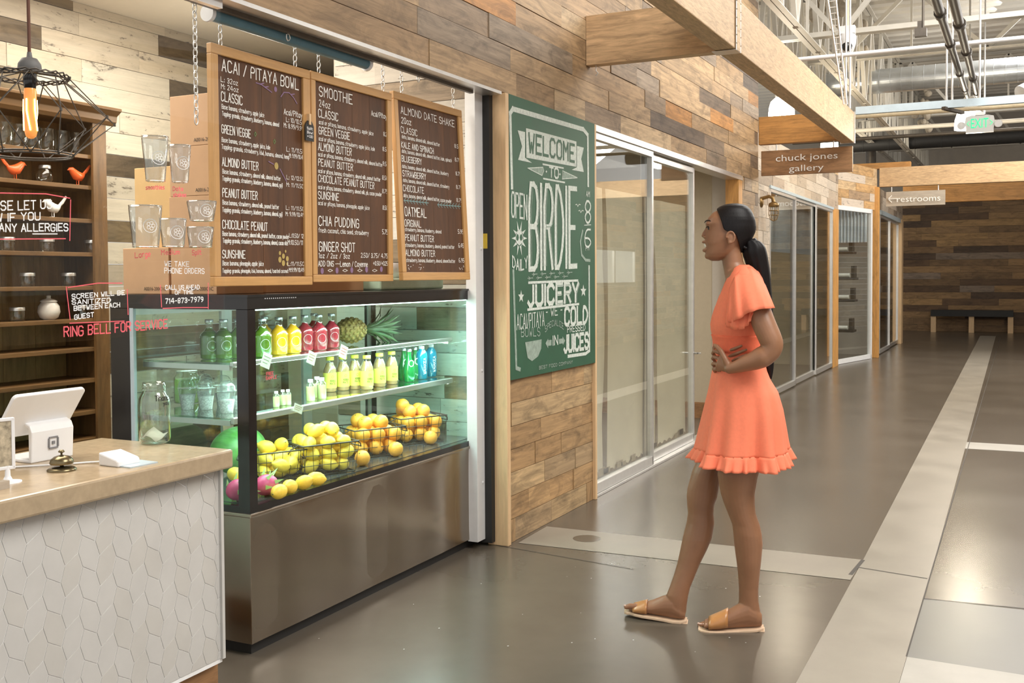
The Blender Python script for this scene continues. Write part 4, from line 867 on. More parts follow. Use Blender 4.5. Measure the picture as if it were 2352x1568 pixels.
# ------------------------------------------------------------------ acrylic screen with sample cups and pen writing
XA = -2.50
ac = thing('acrylic_screen', 'clear hanging screen above the counter with red and white pen writing', 'screen', (XA, 2.0, 1.27))
m = MB(); m.box((XA - .003, 1.15, 1.268), (XA + .003, 2.80, 2.40)); m.build('sheet', 'acrylic', ac)
m = MB(); xa = XA + .0045
def pen(tx, x0, y0, x1, y1, h, mi, sw=.0035):
    a, b, c = on_x(x0, y0, xa), on_x(x1, y1, xa), on_x(x0, y0 - h, xa); d = b - a; lettering(m, tx, a, d.normalized(), (0, 0, 1), d.length, c.z - a.z, sw, (1, 0, 0), mi, jit=.25, seed=x0)
def penline(pts, mi, sw=.003): m.ribbon([on_x(x, y, xa) for x, y in pts], sw, (1, 0, 0), mi)
pen('PLEASE LET US', -62, 486, 118, 478, 21, 0); pen('KNOW IF YOU', -60, 510, 92, 505, 18, 0); pen('HAVE ANY ALLERGIES', -70, 532, 156, 530, 18, 0)
penline([(75, 537), (131, 537)], 0); penline([(-60, 446), (0, 443), (105, 445), (160, 455)], 1); penline([(162, 459), (160, 552)], 1); penline([(-60, 553), (0, 549), (150, 548)], 1)
for tx, x0, y0, x1, y1 in (('SCREEN WILL BE', 165, 686, 286, 676), ('SANITIZED', 165, 699, 254, 694), ('BETWEEN EACH', 170, 713, 275, 704), ('GUEST', 171, 733, 215, 727)): pen(tx, x0, y0, x1, y1, 10, 0, .0028)
penline([(152, 659), (161, 734)], 1); penline([(156, 660), (225, 650), (280, 650)], 1); penline([(292, 665), (294, 722)], 1); penline([(160, 742), (285, 737)], 1)
pen('RING BELL FOR SERVICE', 147, 773, 384, 752, 22, 1, .004)
pen('WE TAKE', 378, 611, 434, 612, 11, 0, .0025); pen('PHONE ORDERS', 378, 627, 469, 628, 12, 0, .0025); pen('CALL US AHEAD', 380, 665, 458, 664, 10, 0, .0025); pen('OF TIME', 402, 676, 443, 674, 8, 0, .0025); pen('714-873-7979', 380, 697, 466, 692, 11, 0, .003)
penline([(368, 655), (371, 705)], 1); penline([(374, 708), (420, 706), (477, 706)], 1); penline([(478, 650), (478, 709)], 1)
pen('smoothies', 335, 435, 377, 434, 9, 1, .0025); pen('Date', 397, 438, 420, 438, 9, 1, .0025); pen('shakes', 398, 451, 427, 451, 8, 1, .0025); pen('Large', 310, 592, 345, 588, 12, 1, .0025); pen('Medium', 371, 585, 412, 583, 11, 1, .0025); pen('Split', 441, 586, 462, 584, 11, 1, .0025)
m.build('pen_writing', ['pen_white', 'pen_red'], ac)
m = MB(); m.box((XA - .012, 1.15, 2.385), (XA + .012, 2.80, 2.42)); m.build('top_rail', 'aluminium', ac)
for (x0, x1, yt, yb, xb0, xb1, lab) in ((322, 383, 313, 417, 334, 377, 'tall clear sample cup stuck on the screen, upper left'), (387, 438, 333, 419, 394, 431, 'tall clear sample cup stuck on the screen beside the loose chain end'), (288, 363, 472, 568, 303, 361, 'large wide clear sample cup stuck on the screen, leftmost of the lower row'), (363, 424, 502, 567, 370, 419, 'medium clear sample cup stuck on the screen between large cup and small tubs'), (422, 490, 462, 508, 429, 482, 'small clear tub stuck on the screen, upper of the two'), (425, 486, 521, 568, 431, 482, 'small clear tub stuck on the screen, lower of the two')):
    X = XA + .04; t_ = on_x((x0 + x1) / 2, yt, X); b = on_x((xb0 + xb1) / 2, yb, X); dep = (t_ - CAMP).dot(Fv); k = dep / FPX / 2
    R, r2, hh = (x1 - x0) * k, (xb1 - xb0) * k, t_.z - b.z; X = XA + .004 + R; b.x = X; b.y = t_.y
    cu = thing('sample_cup', lab, 'cup', b, 'sample cups on the screen')
    m = MB(); m.lathe([(r2 * .9, .003), (r2, 0), (r2 * 1.01, .006), (r2 + (R - r2) * .93, hh * .93), (R * .955, hh * .985), (R * .955, hh * .98), (r2 + (R - r2) * .92 - .001, hh * .92), (r2 * .98, .006), (.001, .006)], b, 28); m.build('body', 'plastic_clear', cu)
    m = MB(); m.lathe([(R * .95, hh * .97), (R, hh * .975), (R, hh), (R * .95, hh)], b, 28); m.build('rim', 'plastic_white' if 0 else 'plastic_clear', cu)
    m = MB(); nd = Vector((.9, -.43, 0)).normalized(); sd = Vector((.43, .9, 0)); rc = (r2 + R) / 2 * 1.01
    ring = [b + nd * rc * .985 + sd * (.021 * math.cos(q * .4488)) + Vector((0, 0, hh * .5 + .021 * math.sin(q * .4488))) - nd * (.021 * math.cos(q * .4488)) ** 2 / (2 * rc) for q in range(14)]
    m.ribbon(ring, .0018, nd, 0, closed=True)
    for q in range(5): a = q * 1.257; cc = b + nd * rc * 1.0 + sd * (.008 * math.cos(a)) + Vector((0, 0, hh * .5 + .009 * math.sin(a))); m.ribbon([cc + sd * (.005 * math.cos(z * .8)) + Vector((0, 0, .005 * math.sin(z * .8))) for z in range(8)], .0014, nd, 0, closed=True)
    m.build('emblem', 'pen_white', cu)
# ------------------------------------------------------------------ pendant lamp
pc = on_d(68, 150, 2.5); pl = thing('pendant_lamp', 'wire cage pendant lamp with a glowing tube bulb over the counter', 'lamp', pc)
zz = lambda y: on_d(70, y, 2.5).z - pc.z
m = MB(); m.tube([pc + Vector((0, 0, zz(133))), (pc.x - .004, pc.y - .005, 5.42)], .004, 8); pm('cord_brown', (.12, .045, .025), .7); m.build('cord', 'cord_brown', pl)
pm('socket_grey', (.13, .125, .12), .6); m = MB(); m.lathe([(.005, zz(120)), (.007, zz(132)), (.018, zz(135)), (.026, zz(147)), (.028, zz(163)), (.024, zz(167)), (.016, zz(168))], pc, 20); m.build('socket_cap', 'socket_grey', pl)
m = MB(); m.lathe([(.015, zz(167)), (.016, zz(185)), (.013, zz(203)), (.011, zz(204))], pc, 16); m.build('socket', 'black_frame', pl)
m = MB(); m.lathe([(.012, zz(200)), (.0145, zz(210)), (.015, zz(300)), (.012, zz(312)), (.006, zz(317)), (.001, zz(318))], pc, 18); pm('bulb_amber', (.80, .34, .10), .1, emis=(1, .30, .05), es=.42); m.build('bulb', 'bulb_amber', pl)
m = MB()
for k in range(5): a = k * 1.257; m.tube([pc + Vector((.0154 * math.cos(a), .0154 * math.sin(a), zz(228))), pc + Vector((.0162 * math.cos(a), .0162 * math.sin(a), zz(255))), pc + Vector((.0156 * math.cos(a + .5), .0156 * math.sin(a + .5), zz(300)))], .0017, 5)
pm('filament', (1, .7, .3), .3, emis=(1, .6, .2), es=14); m.build('filament', 'filament', pl)
R1, R2, R3 = .087, .195, .092; z1, z2, z3 = zz(176), zz(272), zz(358); NW = 9
def pp(R, z, k, off=0.0): a = 6.283 * (k + off) / NW; return pc + Vector((R * math.cos(a), R * math.sin(a), z))
m = MB()
for q in range(3): m.tube([pp(R1 + .004 * math.sin(k * 2.1 + q), z1 + .005 * math.sin(k * 1.7 + q * 2), k, 0) if 0 else pc + Vector(((R1 + .004 * math.sin(k * 2.1 + q)) * math.cos(k * .2618), (R1 + .004 * math.sin(k * 2.1 + q)) * math.sin(k * .2618), z1 + .006 * math.sin(k * 1.7 + q * 2))) for k in range(24)], .002, 6, closed=True)
for q in range(2): m.tube([pc + Vector(((R3 + .004 * q) * math.cos(k * .2618), (R3 + .004 * q) * math.sin(k * .2618), z3 + .005 * q)) for k in range(24)], .0022, 6, closed=True)
for k in range(NW):
    m.tube([pp(R1, z1, k), pp(R2, z2, k + .5), pp(R3, z3, k)], .0015, 6); m.tube([pp(R1, z1, k), pp(R2, z2, k - .5), pp(R3, z3, k)], .0015, 6)
    m.tube([pc + Vector((.02 * math.cos(k), .02 * math.sin(k), zz(168))), pp(R1, z1, k)], .0015, 6)
    c = pp(R2, z2, k + .5); m.tube([c - Vector((0, 0, .004)), c + Vector((0, 0, .004))], .003, 6)
m.build('wire_cage', 'dark_steel', pl)
# ------------------------------------------------------------------ hutch and what stands on it
hu = thing('shelf_hutch', 'tall brown wooden hutch with many shelves on the back wall', 'shelf', (-4.59, 3.3, 0))
XH, XB = -4.45, -4.728; YE = 4.06; YS = 2.4
m = MB(); m.box((XB, YE - .04, .05), (XH, YE, 2.30)); m.build('side', 'hutch_wood', hu); m = MB(); m.box((XB, YS, .05), (XH, YS + .04, 2.30)); m.build('side', 'hutch_wood', hu)
m = MB(); m.box((XH - .005, YE - .085, .05), (XH + .012, YE + .004, 2.29)); m.build('stile', 'hutch_wood', hu)
m = MB()
for k in range(8): m.box((XB - .0, YS + .04 + k * .197, .05), (XB + .012, YS + .04 + (k + 1) * .197 - .002, 2.30))
wood_mat('hutch_back_lit', (.34, .205, .075), .55, grain=(2.0, 24.0), dark=.4, lo=.65, hi=1.25, blot=.35); m.build('back_panel', 'hutch_back_lit', hu)  # hutch wood made lighter: light on the shadowed back put into its colour
m = MB(); m.prism([(0, 0), (.02, 0), (.035, .02), (.04, .05), (.075, .075), (.075, .09), (0, .09)], (XH, YE + .06, 2.28), (1, 0, 0), (0, 0, 1), YE + .06 - YS); m.box((XB, YS, 2.30), (XH + .005, YE + .04, 2.37)); m.build('crown', 'hutch_wood', hu, bevel=.003)
SZ = [2.112, 1.948, 1.770, 1.592, 1.414, 1.240, 1.085, .918, .748, .6]
for z in SZ: m = MB(); m.box((XB, YS + .04, z - .022), (XH - .006, YE - .04, z)); m.build('shelf', 'hutch_wood', hu, bevel=.002)
def jar(px, zi, label, r=.036, h=.062, lid=True, group='small lidded jars on the hutch', round_=False, X=-4.53):
    z = SZ[zi]; p = on_x(px, 500, X); p.z = z
    t = thing('glass_jar', label, 'jar', p, group)
    m = MB()
    if round_: m.lathe([(r * .6, 0), (r * .95, h * .2), (r, h * .45), (r * .85, h * .72), (r * .6, h * .85), (r * .6, h * .9)], p, 20)
    else: m.lathe([(r * .8, 0), (r * .9, .004), (r * .95, h * .3), (r, h * .75), (r * .92, h * .85), (r * .92, h)], p, 20)
    m.build('glass', 'jar_glass', t)
    if lid: q = p + Vector((0, 0, h * (.88 if round_ else .86))); m = MB(); rr = r * (.72 if round_ else 1.02); m.lathe([(rr, 0), (rr, .014), (rr * .95, .017), (.002, .017)], q, 20); m.build('lid', 'aluminium', t)
for k in range(8): jar(-20 + k * 33, 0, 'big clear glass jar on the top hutch shelf, %s from the right end' % ['eighth', 'seventh', 'sixth', 'fifth', 'fourth', 'third', 'second', 'first'][k], .045, .125, False, 'big glass jars on the top shelf', X=-4.58)
jar(105, 1, 'round lidded jar between the two orange birds', .042, .085, True, 'jars among the birds', True)
jar(15, 3, 'small lidded jar at the left under the pen writing on the hutch'); jar(107, 3, 'small lidded jar under the word allergies, middle of its shelf'); jar(210, 3, 'small lidded jar at the right end of its shelf, beside the stile')
jar(60, 4, 'small lidded jar above the white pot, left one'); jar(155, 4, 'small lidded jar above the white pot, right one'); jar(35, 5, 'small lidded jar just left of the white pot'); jar(185, 5, 'small lidded jar right of the white pot, behind pen writing')
p = on_x(112, 700, -4.53); p.z = SZ[5]; t = thing('ceramic_pot', 'round white lidded ceramic pot on the hutch', 'pot', p); pm('ceramic_white', (.72, .68, .62), .25)
m = MB(); m.lathe([(.028, 0), (.045, .012), (.056, .04), (.052, .07), (.038, .09), (.034, .095)], p, 24); m.build('body', 'ceramic_white', t); m = MB(); m.lathe([(.042, .093), (.042, .098), (.03, .106), (.012, .11), (.010, .118), (.012, .124), (.004, .128), (.001, .128)], p, 20); m.build('lid', 'ceramic_white', t)
pm('bird_orange', (.80, .13, .03), .35); pm('bird_white', (.82, .80, .77), .35)
def bird(px, zi, mat, label, flip):
    p = on_x(px, 400, -4.50); p.z = SZ[zi]; f = Vector((0, -1 if not flip else 1, 0)); s = 1.0
    t = thing('bird_figurine', label, 'figurine', p, 'little bird figurines'); c = p + Vector((0, 0, .052))
    m = MB(); Q = lambda a, z: c + f * a + Vector((0, 0, z))
    m.tube([Q(.062, .026), Q(.052, .03), Q(.04, .028), Q(.028, .018), Q(.008, 0), Q(-.015, -.004), Q(-.032, .004), Q(-.045, .012)], [.001, .009, .016, .019, .026, .025, .015, .006], 12); m.build('body', mat, t)
    m = MB(); m.tube([Q(.066, .024), Q(.055, .028)], [.001, .005], 8); m.build('beak', mat, t)
    m = MB(); m.tube([Q(-.035, .008), Q(-.06, .03), Q(-.085, .062)], [.008, .010, .007], 8, sy=.4); m.build('tail', mat, t)
    for s in (-1, 1):
        m = MB(); a = Q(.0, -.02) + Vector((s * .008, 0, 0)); m.tube([a, (a.x, a.y, p.z + .003), Vector((a.x, a.y, p.z + .003)) + f * .012], .0022, 6); m.build('leg', mat, t)
bird(35, 1, 'bird_orange', 'orange bird figurine facing right, left of the round jar', True); bird(178, 1, 'bird_orange', 'orange bird figurine with raised tail, right of the round jar', False); bird(120, 2, 'bird_white', 'white bird figurine on the hutch beside pen writing', False)
# ------------------------------------------------------------------ cardboard boxes on the case top
ZT = 1.388
def box_(x0, x1, y0, y1, z0, z1, lab, txt=None, flap=False, mat='cardboard'):
    t = thing('cardboard_box', lab, 'box', ((x0 + x1) / 2, (y0 + y1) / 2, z0), 'cardboard boxes on the display case')
    m = MB(); m.box((x0, y0, z0), (x1, y1, z1)); m.build('carton', mat, t, bevel=.002)
    m = MB(); m.box((x0 - .0005, (y0 + y1) / 2 - .001, z1), (x1 + .0005, (y0 + y1) / 2 + .001, z1 + .0006)); m.build('top_seam', 'cardboard_dark', t)
    if txt: m = MB(); printed(m, txt[0], (x1 - txt[1] - .015, y0 - .001, z0 + .014), (1, 0, 0), (0, 0, 1), txt[1], .015, 0, .001); m.build('printing', 'ink_black', t)
    if flap:
        m = MB(); m.prism([(0, 0), (x1 - x0, 0), (x1 - x0 - .02, .075), (.11, .075)], (x0, y1 - .02, z1), (1, 0, 0), (0, .25, 1), .003); m.build('flap', 'cardboard_dark', t)
XA0, XA1 = on_y(283, 620, 3.12).x, on_y(391, 620, 3.12).x; XB1 = on_y(497, 620, 3.12).x
zt = [on_y(440, y, 3.12).z for y in (567, 450, 335, 217)]
box_(XA0, XA1 - .008, 3.12, 3.36, ZT, zt[0], 'cardboard box on the case top at the left, behind the large cup', ('A0016-200C1C', .12))
box_(XA1 + .004, XB1, 3.12, 3.40, ZT, zt[0] - .004, 'cardboard box at the foot of the stack, behind phone orders writing', ('A0015-200C1C', .13))
for k in range(3): box_(XA1 + .006 * k, XB1 + .005 * (k % 2), 3.12, 3.40, zt[k] - (.004 if k == 0 else -.001), zt[k + 1], ['cardboard box second from the bottom of the stack, behind the tubs', 'cardboard box third up in the stack, behind the tall cups', 'topmost cardboard box of the stack with an open flap'][k], ('A0016-200', .09 if k else .08) if k else None, k == 2)
box_(on_y(310, 480, 3.16).x, XA1 - .004, 3.16, 3.36, zt[0] + .001, on_y(350, 384, 3.16).z, 'yellowish carton standing on the left box behind the upper cups', None, False, 'envelope_tan')
a, b = on_x(512, 660, -2.85), on_x(835, 650, -2.85); box_(-3.2, -2.85, 3.45, b.y, ZT, ZT + .09, 'long flat carton on the case top under the left menu board')
p = on_x(940, 655, -2.8); t = thing('green_tray', 'pale green plastic tray of rolls on the case top under the right board', 'tray', (-2.9, p.y, ZT)); pm('tray_green', (.45, .62, .48), .35)
m = MB(); m.box((-3.1, b.y + .02, ZT), (-2.76, b.y + .62, ZT + .055)); m.build('tray', 'tray_green', t, bevel=.01)
for k in range(3):
    m = MB(); y = b.y + .12 + k * .18; m.lathe([(.02, 0), (.055, 0), (.055, .08), (.02, .08)], (-2.9, y, ZT + .056), 20); tag(m.build('paper_roll', 'plastic_white', org=(-2.9, y, ZT + .056)), 'white paper roll on the pale green tray, %s from the left' % ['first', 'second', 'third'][k], 'roll', 'paper rolls on the green tray')
sp = MB(); q = on_d(560, 86, 5.4); q.z = 3.0; sp.lathe([(.045, 0), (.045, -.006), (.012, -.012), (.010, -.04), (.022, -.045), (.022, -.05), (.001, -.052)], q, 16); tag(sp.build('fire_sprinkler', 'aluminium', org=q), 'fire sprinkler on the shop ceiling above the left menu board', 'sprinkler')
# ------------------------------------------------------------------ refrigerated display case
pm('stainless', (.36, .31, .255), .20, metal=1.0, var=.05, scale=3, stretch=(1, 1, .06), rv=.05, bump=.35)
pm('case_deck', (.10, .10, .10), .14, metal=.4, var=.2)
pm('led_white', (.9, 1, .97), .4, emis=(.72, 1, .93), es=9)
pm('dark_glass', (.035, .06, .075), .12, var=.3)
XF, XK, Y0, Y1 = -2.62, -3.335, 3.06, 4.925
ca = thing('display_case', 'refrigerated glass display case on a stainless steel base', 'display case', (-2.98, 4.0, 0))
def part(nm, mat, *boxes, bevel=0, par=None):
    m = MB()
    for a, b in boxes: m.box(a, b)
    return m.build(nm, mat, par or ca, bevel=bevel)
part('kick_base', 'black_matte', ((XK + .02, Y0 + .03, 0), (XF - .03, Y1 - .03, .055)))
m = MB(); P = []
for i in range(41):   # front panel, very slightly buckled like real sheet metal
    y = Y0 + (Y1 - Y0) * i / 40; bx = .005 * math.sin(y * 7.3 + 1) + .0022 * math.sin(y * 17 + 1)
    P.append([Vector((XF + bx * k, y, z)) for z, k in ((.05, .3), (.12, .9), (.25, 1), (.42, 1), (.52, .5), (.54, 0))])
m.grid(P); m.box((XF - .03, Y0 + .002, .05), (XF - .004, Y1, .54)); m.build('front_panel', 'stainless', ca)
part('side_panel', 'stainless', ((XK, Y0, .05), (XF - .0, Y0 + .015, .54)), bevel=.002)
part('side_panel', 'stainless', ((XK, Y1 - .015, .05), (XF, Y1, .54)), bevel=.002)
part('edge_trim', 'pine_trim', ((XF - .06, Y1 + .004, .02), (XF - .02, Y1 + .022, .56)))
part('back_panel', 'stainless', ((XK, Y0 + .015, .05), (XK + .02, Y1 - .015, .54)))
part('lip', 'stainless', ((XK, Y0 - .004, .536), (XF + .006, Y1 + .004, .552)), bevel=.004)
part('sill_frame', 'black_frame', ((XF - .045, Y0, .552), (XF, Y1, .578)), ((XK, Y0, .552), (XF - .045, Y0 + .04, .578)), ((XK, Y1 - .03, .552), (XF - .045, Y1, .578)), ((XK, Y0 + .04, .552), (XK + .04, Y1 - .03, .578)))
part('corner_post', 'black_frame', ((XF - .055, Y0, .578), (XF, Y0 + .045, 1.332)))
part('corner_post', 'black_frame', ((XF - .02, Y1 - .022, .578), (XF, Y1, 1.332)))
part('corner_post', 'black_frame', ((XK, Y0, .055), (-3.225, Y0 + .03, 1.332)))
part('corner_post', 'black_frame', ((XK, Y1 - .04, .578), (XK + .05, Y1, 1.332)))
part('top_band', 'black_frame', ((XF - .02, Y0, 1.33), (XF, Y1, 1.378)), ((XK, Y0, 1.33), (XF - .02, Y0 + .02, 1.378)), ((XK, Y1 - .02, 1.33), (XF - .02, Y1, 1.378)), ((XK, Y0 + .02, 1.33), (XK + .02, Y1 - .02, 1.378)))
part('top_lid', 'black_frame', ((XK - .005, Y0 - .005, 1.378), (XF + .006, Y1 + .025, 1.387)))
part('front_glass', 'glass_case', ((XF - .012, Y0 + .045, .578), (XF - .006, Y1 - .022, 1.332)))
part('side_glass', 'glass_case', ((-3.225, Y0 + .006, .578), (XF - .055, Y0 + .012, 1.332)))
part('side_glass', 'glass_case', ((XK + .05, Y1 - .012, .578), (XF - .02, Y1 - .006, 1.332)))
part('glass_edge', 'steel_blue', ((-3.228, Y0 - .001, .578), (-3.208, Y0 + .014, 1.332)))
part('deck', 'case_deck', ((XK + .04, Y0 + .04, .56), (XF - .045, Y1 - .03, .580)))
for ya, yb in ((3.10, 3.70), (3.70, 4.30), (4.30, 4.90)):
    o = part('rear_door', 'aluminium', ((XK + .03, ya, .58), (XK + .045, ya + .035, 1.33)), ((XK + .03, yb - .035, .58), (XK + .045, yb, 1.33)), ((XK + .03, ya + .035, .58), (XK + .045, yb - .035, .61)), ((XK + .03, ya + .035, 1.30), (XK + .045, yb - .035, 1.33)))
    part('pane', 'shelf_glass', ((XK + .035, ya + .035, .61), (XK + .040, yb - .035, 1.30)), par=o)
S1, S2 = 1.120, .902
for z in (S1, S2):
    o = part('shelf', 'shelf_glass', ((-3.22, Y0 + .06, z - .008), (-2.765, Y1 - .07, z)))
    part('shelf_edge', 'aluminium', ((-2.765, Y0 + .06, z - (.024 if z < 1 else .017)), (-2.745, Y1 - .07, z + .003)), par=o, bevel=.004); part('shelf_bracket', 'aluminium', ((-3.22, Y0 + .06, z - .03), (-2.765, Y0 + .075, z - .009)), ((-3.22, Y1 - .085, z - .03), (-2.765, Y1 - .07, z - .009)), par=o)
    part('shelf_light', 'led_white', ((-2.790, Y0 + .10, z - .020), (-2.768, Y1 - .10, z - .010)), par=o)
part('light_strip', 'led_white', ((-2.700, Y0 + .06, 1.324), (-2.660, Y1 - .06, 1.330)))
part('vent_dots', 'plastic_white', *[((XF + .0005, 3.16 + k * .0125, 1.369), (XF + .002, 3.164 + k * .0125, 1.373)) for k in range(16)])
for z, pw in ((1.305, 7.5), (S1 - .03, 4.2), (S2 - .03, 4.0)):
    area('case_light', (-2.80 if z < 1.3 else -2.72, 4.0, z), (-2.95, 4.0, 0), .10, 1.66, pw, (.86, 1.0, .97)).rotation_euler = (0, math.radians(-14), 0)
# ---- bottles and fruit
def at_(px, X, z, py=800): p = on_x(px, py, X); p.z = z; return p
for n_, c_ in (('juice_green', (.10, .19, .015)), ('juice_leaf', (.22, .42, .02)), ('juice_orange', (.90, .46, .02)), ('juice_red', (.50, .035, .06)), ('tea_amber', (.62, .40, .20)), ('milk_yellow', (.86, .85, .42))):
    pm(n_, c_, .12, var=.06, scale=6, coat=.6, spec=.6)
pm('label_yellow', (.90, .84, .16), .5, var=.03); pm('cap_yellow', (.90, .80, .10), .4); pm('cap_silver', (.65, .67, .68), .25, metal=.7)
pm('bottle_green', (.015, .36, .09), .06, var=.2, spec=.8, coat=1, trans=.35); pm('bottle_blue', (.01, .38, .62), .08, var=.15, spec=.8, coat=1, trans=.35)
pm('pudding', (.62, .62, .60), .6, var=.5, scale=160); pm('label_ink', (.10, .13, .03), .6)
def flask(p, mat, label, group, s=1.0):
    t = thing('juice_bottle', label, 'bottle', p, group)
    m = MB(); m.lathe([(.030 * s, .001), (.036 * s, .006), (.037 * s, .085 * s), (.034 * s, .100 * s), (.018 * s, .116 * s), (.0135 * s, .124 * s), (.013 * s, .128 * s)], p, 22); m.build('juice', mat, t)
    m = MB(); m.lathe([(.0385 * s, .02 * s), (.039 * s, .086 * s), (.0355 * s, .102 * s), (.019 * s, .118 * s), (.0150 * s, .126 * s), (.0150 * s, .146 * s), (.0165 * s, .148 * s), (.0165 * s, .152 * s)], p, 22); m.build('glass', 'jar_glass', t)
    m = MB(); m.lathe([(.0172 * s, .150 * s), (.0172 * s, .160 * s), (.016 * s, .162 * s), (.001, .162 * s)], p, 18); m.build('cap', 'cap_silver', t)
    m = MB(); nd = Vector((.85, -.5, 0)).normalized(); sd = Vector((.5, .85, 0)).normalized()
    m.ribbon([p + nd * (.0395 * s * math.sqrt(max(0, 1 - (.5 * math.cos(q * .4488)) ** 2))) + sd * (.0195 * s * math.cos(q * .4488)) + Vector((0, 0, .055 * s + .021 * s * math.sin(q * .4488))) for q in range(14)], .001, nd, closed=True); m.build('emblem', 'pen_white', t); return t
for px, X, lab in ((481, -2.98, 'leftmost'), (514, -2.93, 'second from the left'), (547, -2.90, 'third from the left, beside the black post'), (603, -2.84, 'rightmost, right of the black post')): flask(at_(px, X, S1), 'juice_green', 'green juice bottle on the upper case shelf, ' + lab, 'green juice bottles')
for px, X, lab in ((608, -2.98, 'back'), (641, -2.86, 'left front'), (673, -2.86, 'right front')): flask(at_(px, X, S1), 'juice_orange', 'orange juice bottle on the upper case shelf, ' + lab, 'orange juice bottles')
for px, X, lab in ((701, -2.90, 'leftmost'), (733, -2.87, 'second from the left'), (762, -2.90, 'rightmost, next to the pineapple'), (722, -3.0, 'in the back row')): flask(at_(px, X, S1), 'juice_red', 'red juice bottle on the upper case shelf, ' + lab, 'red juice bottles')
def shot(p, s, label, group):
    t = thing('shot_bottle', label, 'bottle', p, group)
    m = MB(); m.lathe([(.016 * s, .001), (.018 * s, .004), (.018 * s, .055 * s), (.017 * s, .058 * s)], p, 16); m.build('juice', 'milk_yellow', t)
    m = MB(); m.lathe([(.0185 * s, .002), (.019 * s, .056 * s), (.016 * s, .066 * s), (.009 * s, .072 * s), (.009 * s, .076 * s)], p, 16); m.build('glass', 'jar_glass', t)
    m = MB(); m.lathe([(.0105 * s, .074 * s), (.0105 * s, .086 * s), (.001, .086 * s)], p, 14); m.build('cap', 'plastic_white', t)
for k, px in enumerate((633, 648, 660)): shot(at_(px, -2.83 - .012 * (k == 1), S2), .78, 'tiny ginger shot bottle on the lower shelf near the black post, ' + ('left', 'middle', 'right')[k], 'tiny ginger shots')
for k, (px, X) in enumerate(((712, -2.83), (727, -2.88), (738, -2.83))): shot(at_(px, X, S2), 1.12, 'mid sized pale yellow shot bottle on the lower shelf, ' + ('left', 'back', 'right')[k], 'mid sized yellow shots')
def tea(p, label):
    t = thing('tea_bottle', label, 'bottle', p, 'yellow labelled tea bottles')
    m = MB(); m.lathe([(.026, .001), (.031, .006), (.031, .098), (.029, .110), (.020, .130), (.0165, .140)], p, 20); m.build('tea', 'tea_amber', t)
    m = MB(); m.lathe([(.0325, .020), (.0325, .092)], p, 20); m.build('label_wrap', 'label_yellow', t)
    m = MB(); m.lathe([(.032, .094), (.030, .112), (.0215, .133), (.0175, .143), (.0175, .154)], p, 20); m.build('glass', 'jar_glass', t)
    m = MB(); m.lathe([(.0195, .152), (.0195, .168), (.001, .168)], p, 18); m.build('cap', 'cap_yellow', t)
    m = MB(); nd = Vector((.85, -.5, 0)).normalized(); sd = Vector((.5, .85, 0)).normalized()
    for tx, z in (('YERBA', .050), ('MATE', .037)): lettering(m, tx, p + nd * .0335 - sd * .014 + Vector((0, 0, z)), sd, (0, 0, 1), .028, .009, .0014, nd)
    m.ribbon([p + nd * .0333 + sd * (.006 * math.cos(q * .785)) + Vector((0, 0, .074 + .006 * math.sin(q * .785))) for q in range(8)], .0012, nd, closed=True); m.build('lettering', 'label_ink', t)
for k, (px, X) in enumerate(((757, -2.97), (787, -2.95), (814, -2.93), (842, -2.86), (871, -2.88), (899, -2.89))): tea(at_(px, X, S2), 'yellow labelled tea bottle on the lower shelf, %s from the left' % ('first', 'second', 'third', 'fourth', 'fifth', 'sixth')[k])
for k, (px, X) in enumerate(((927, -2.93), (939, -2.87), (953, -2.91))):
    p = at_(px, X, S2); t = thing('water_bottle', 'green sparkling water bottle on the lower shelf, ' + ('left', 'front', 'right')[k], 'bottle', p, 'green water bottles')
    m = MB(); m.lathe([(.026, .001), (.031, .008), (.032, .045), (.029, .075), (.018, .115), (.0125, .135), (.0125, .160)], p, 20); m.build('glass', 'bottle_green', t)
    m = MB(); m.lathe([(.0145, .158), (.0145, .172), (.001, .172)], p, 16); m.build('cap', 'cap_silver', t)
    nd = Vector((.85, -.5, 0)).normalized(); sd = Vector((.5, .85, 0)).normalized(); m = MB(); c = p + nd * .0235 + Vector((0, 0, .098)); m.ribbon([c + sd * (.014 * math.cos(q * .524)) + Vector((0, 0, .016 * math.sin(q * .524))) + nd * .004 for q in range(12)], .004, nd, closed=True); m.build('label_disc', 'pen_white', t)
for k, (px, X) in enumerate(((968, -2.88), (990, -2.90))):
    p = at_(px, X, S2); t = thing('water_bottle', 'blue water bottle on the lower shelf, ' + ('left of the pair', 'right of the pair')[k], 'bottle', p, 'blue water bottles')
    m = MB(); m.lathe([(.024, .001), (.032, .006), (.032, .125), (.028, .145), (.016, .160), (.0135, .164)], p, 20); m.build('body', 'bottle_blue', t)
    m = MB(); m.lathe([(.0155, .163), (.0155, .178), (.001, .178)], p, 16); m.build('cap', 'plastic_white', t)
    nd = Vector((.85, -.5, 0)).normalized(); sd = Vector((.5, .85, 0)).normalized(); m = MB(); lettering(m, 'WAIAKEA', p + nd * .033 + sd * .008 + Vector((0, 0, .03)), (0, 0, 1), -sd, .085, .014, .0022, nd); m.build('lettering', 'pen_white', t)
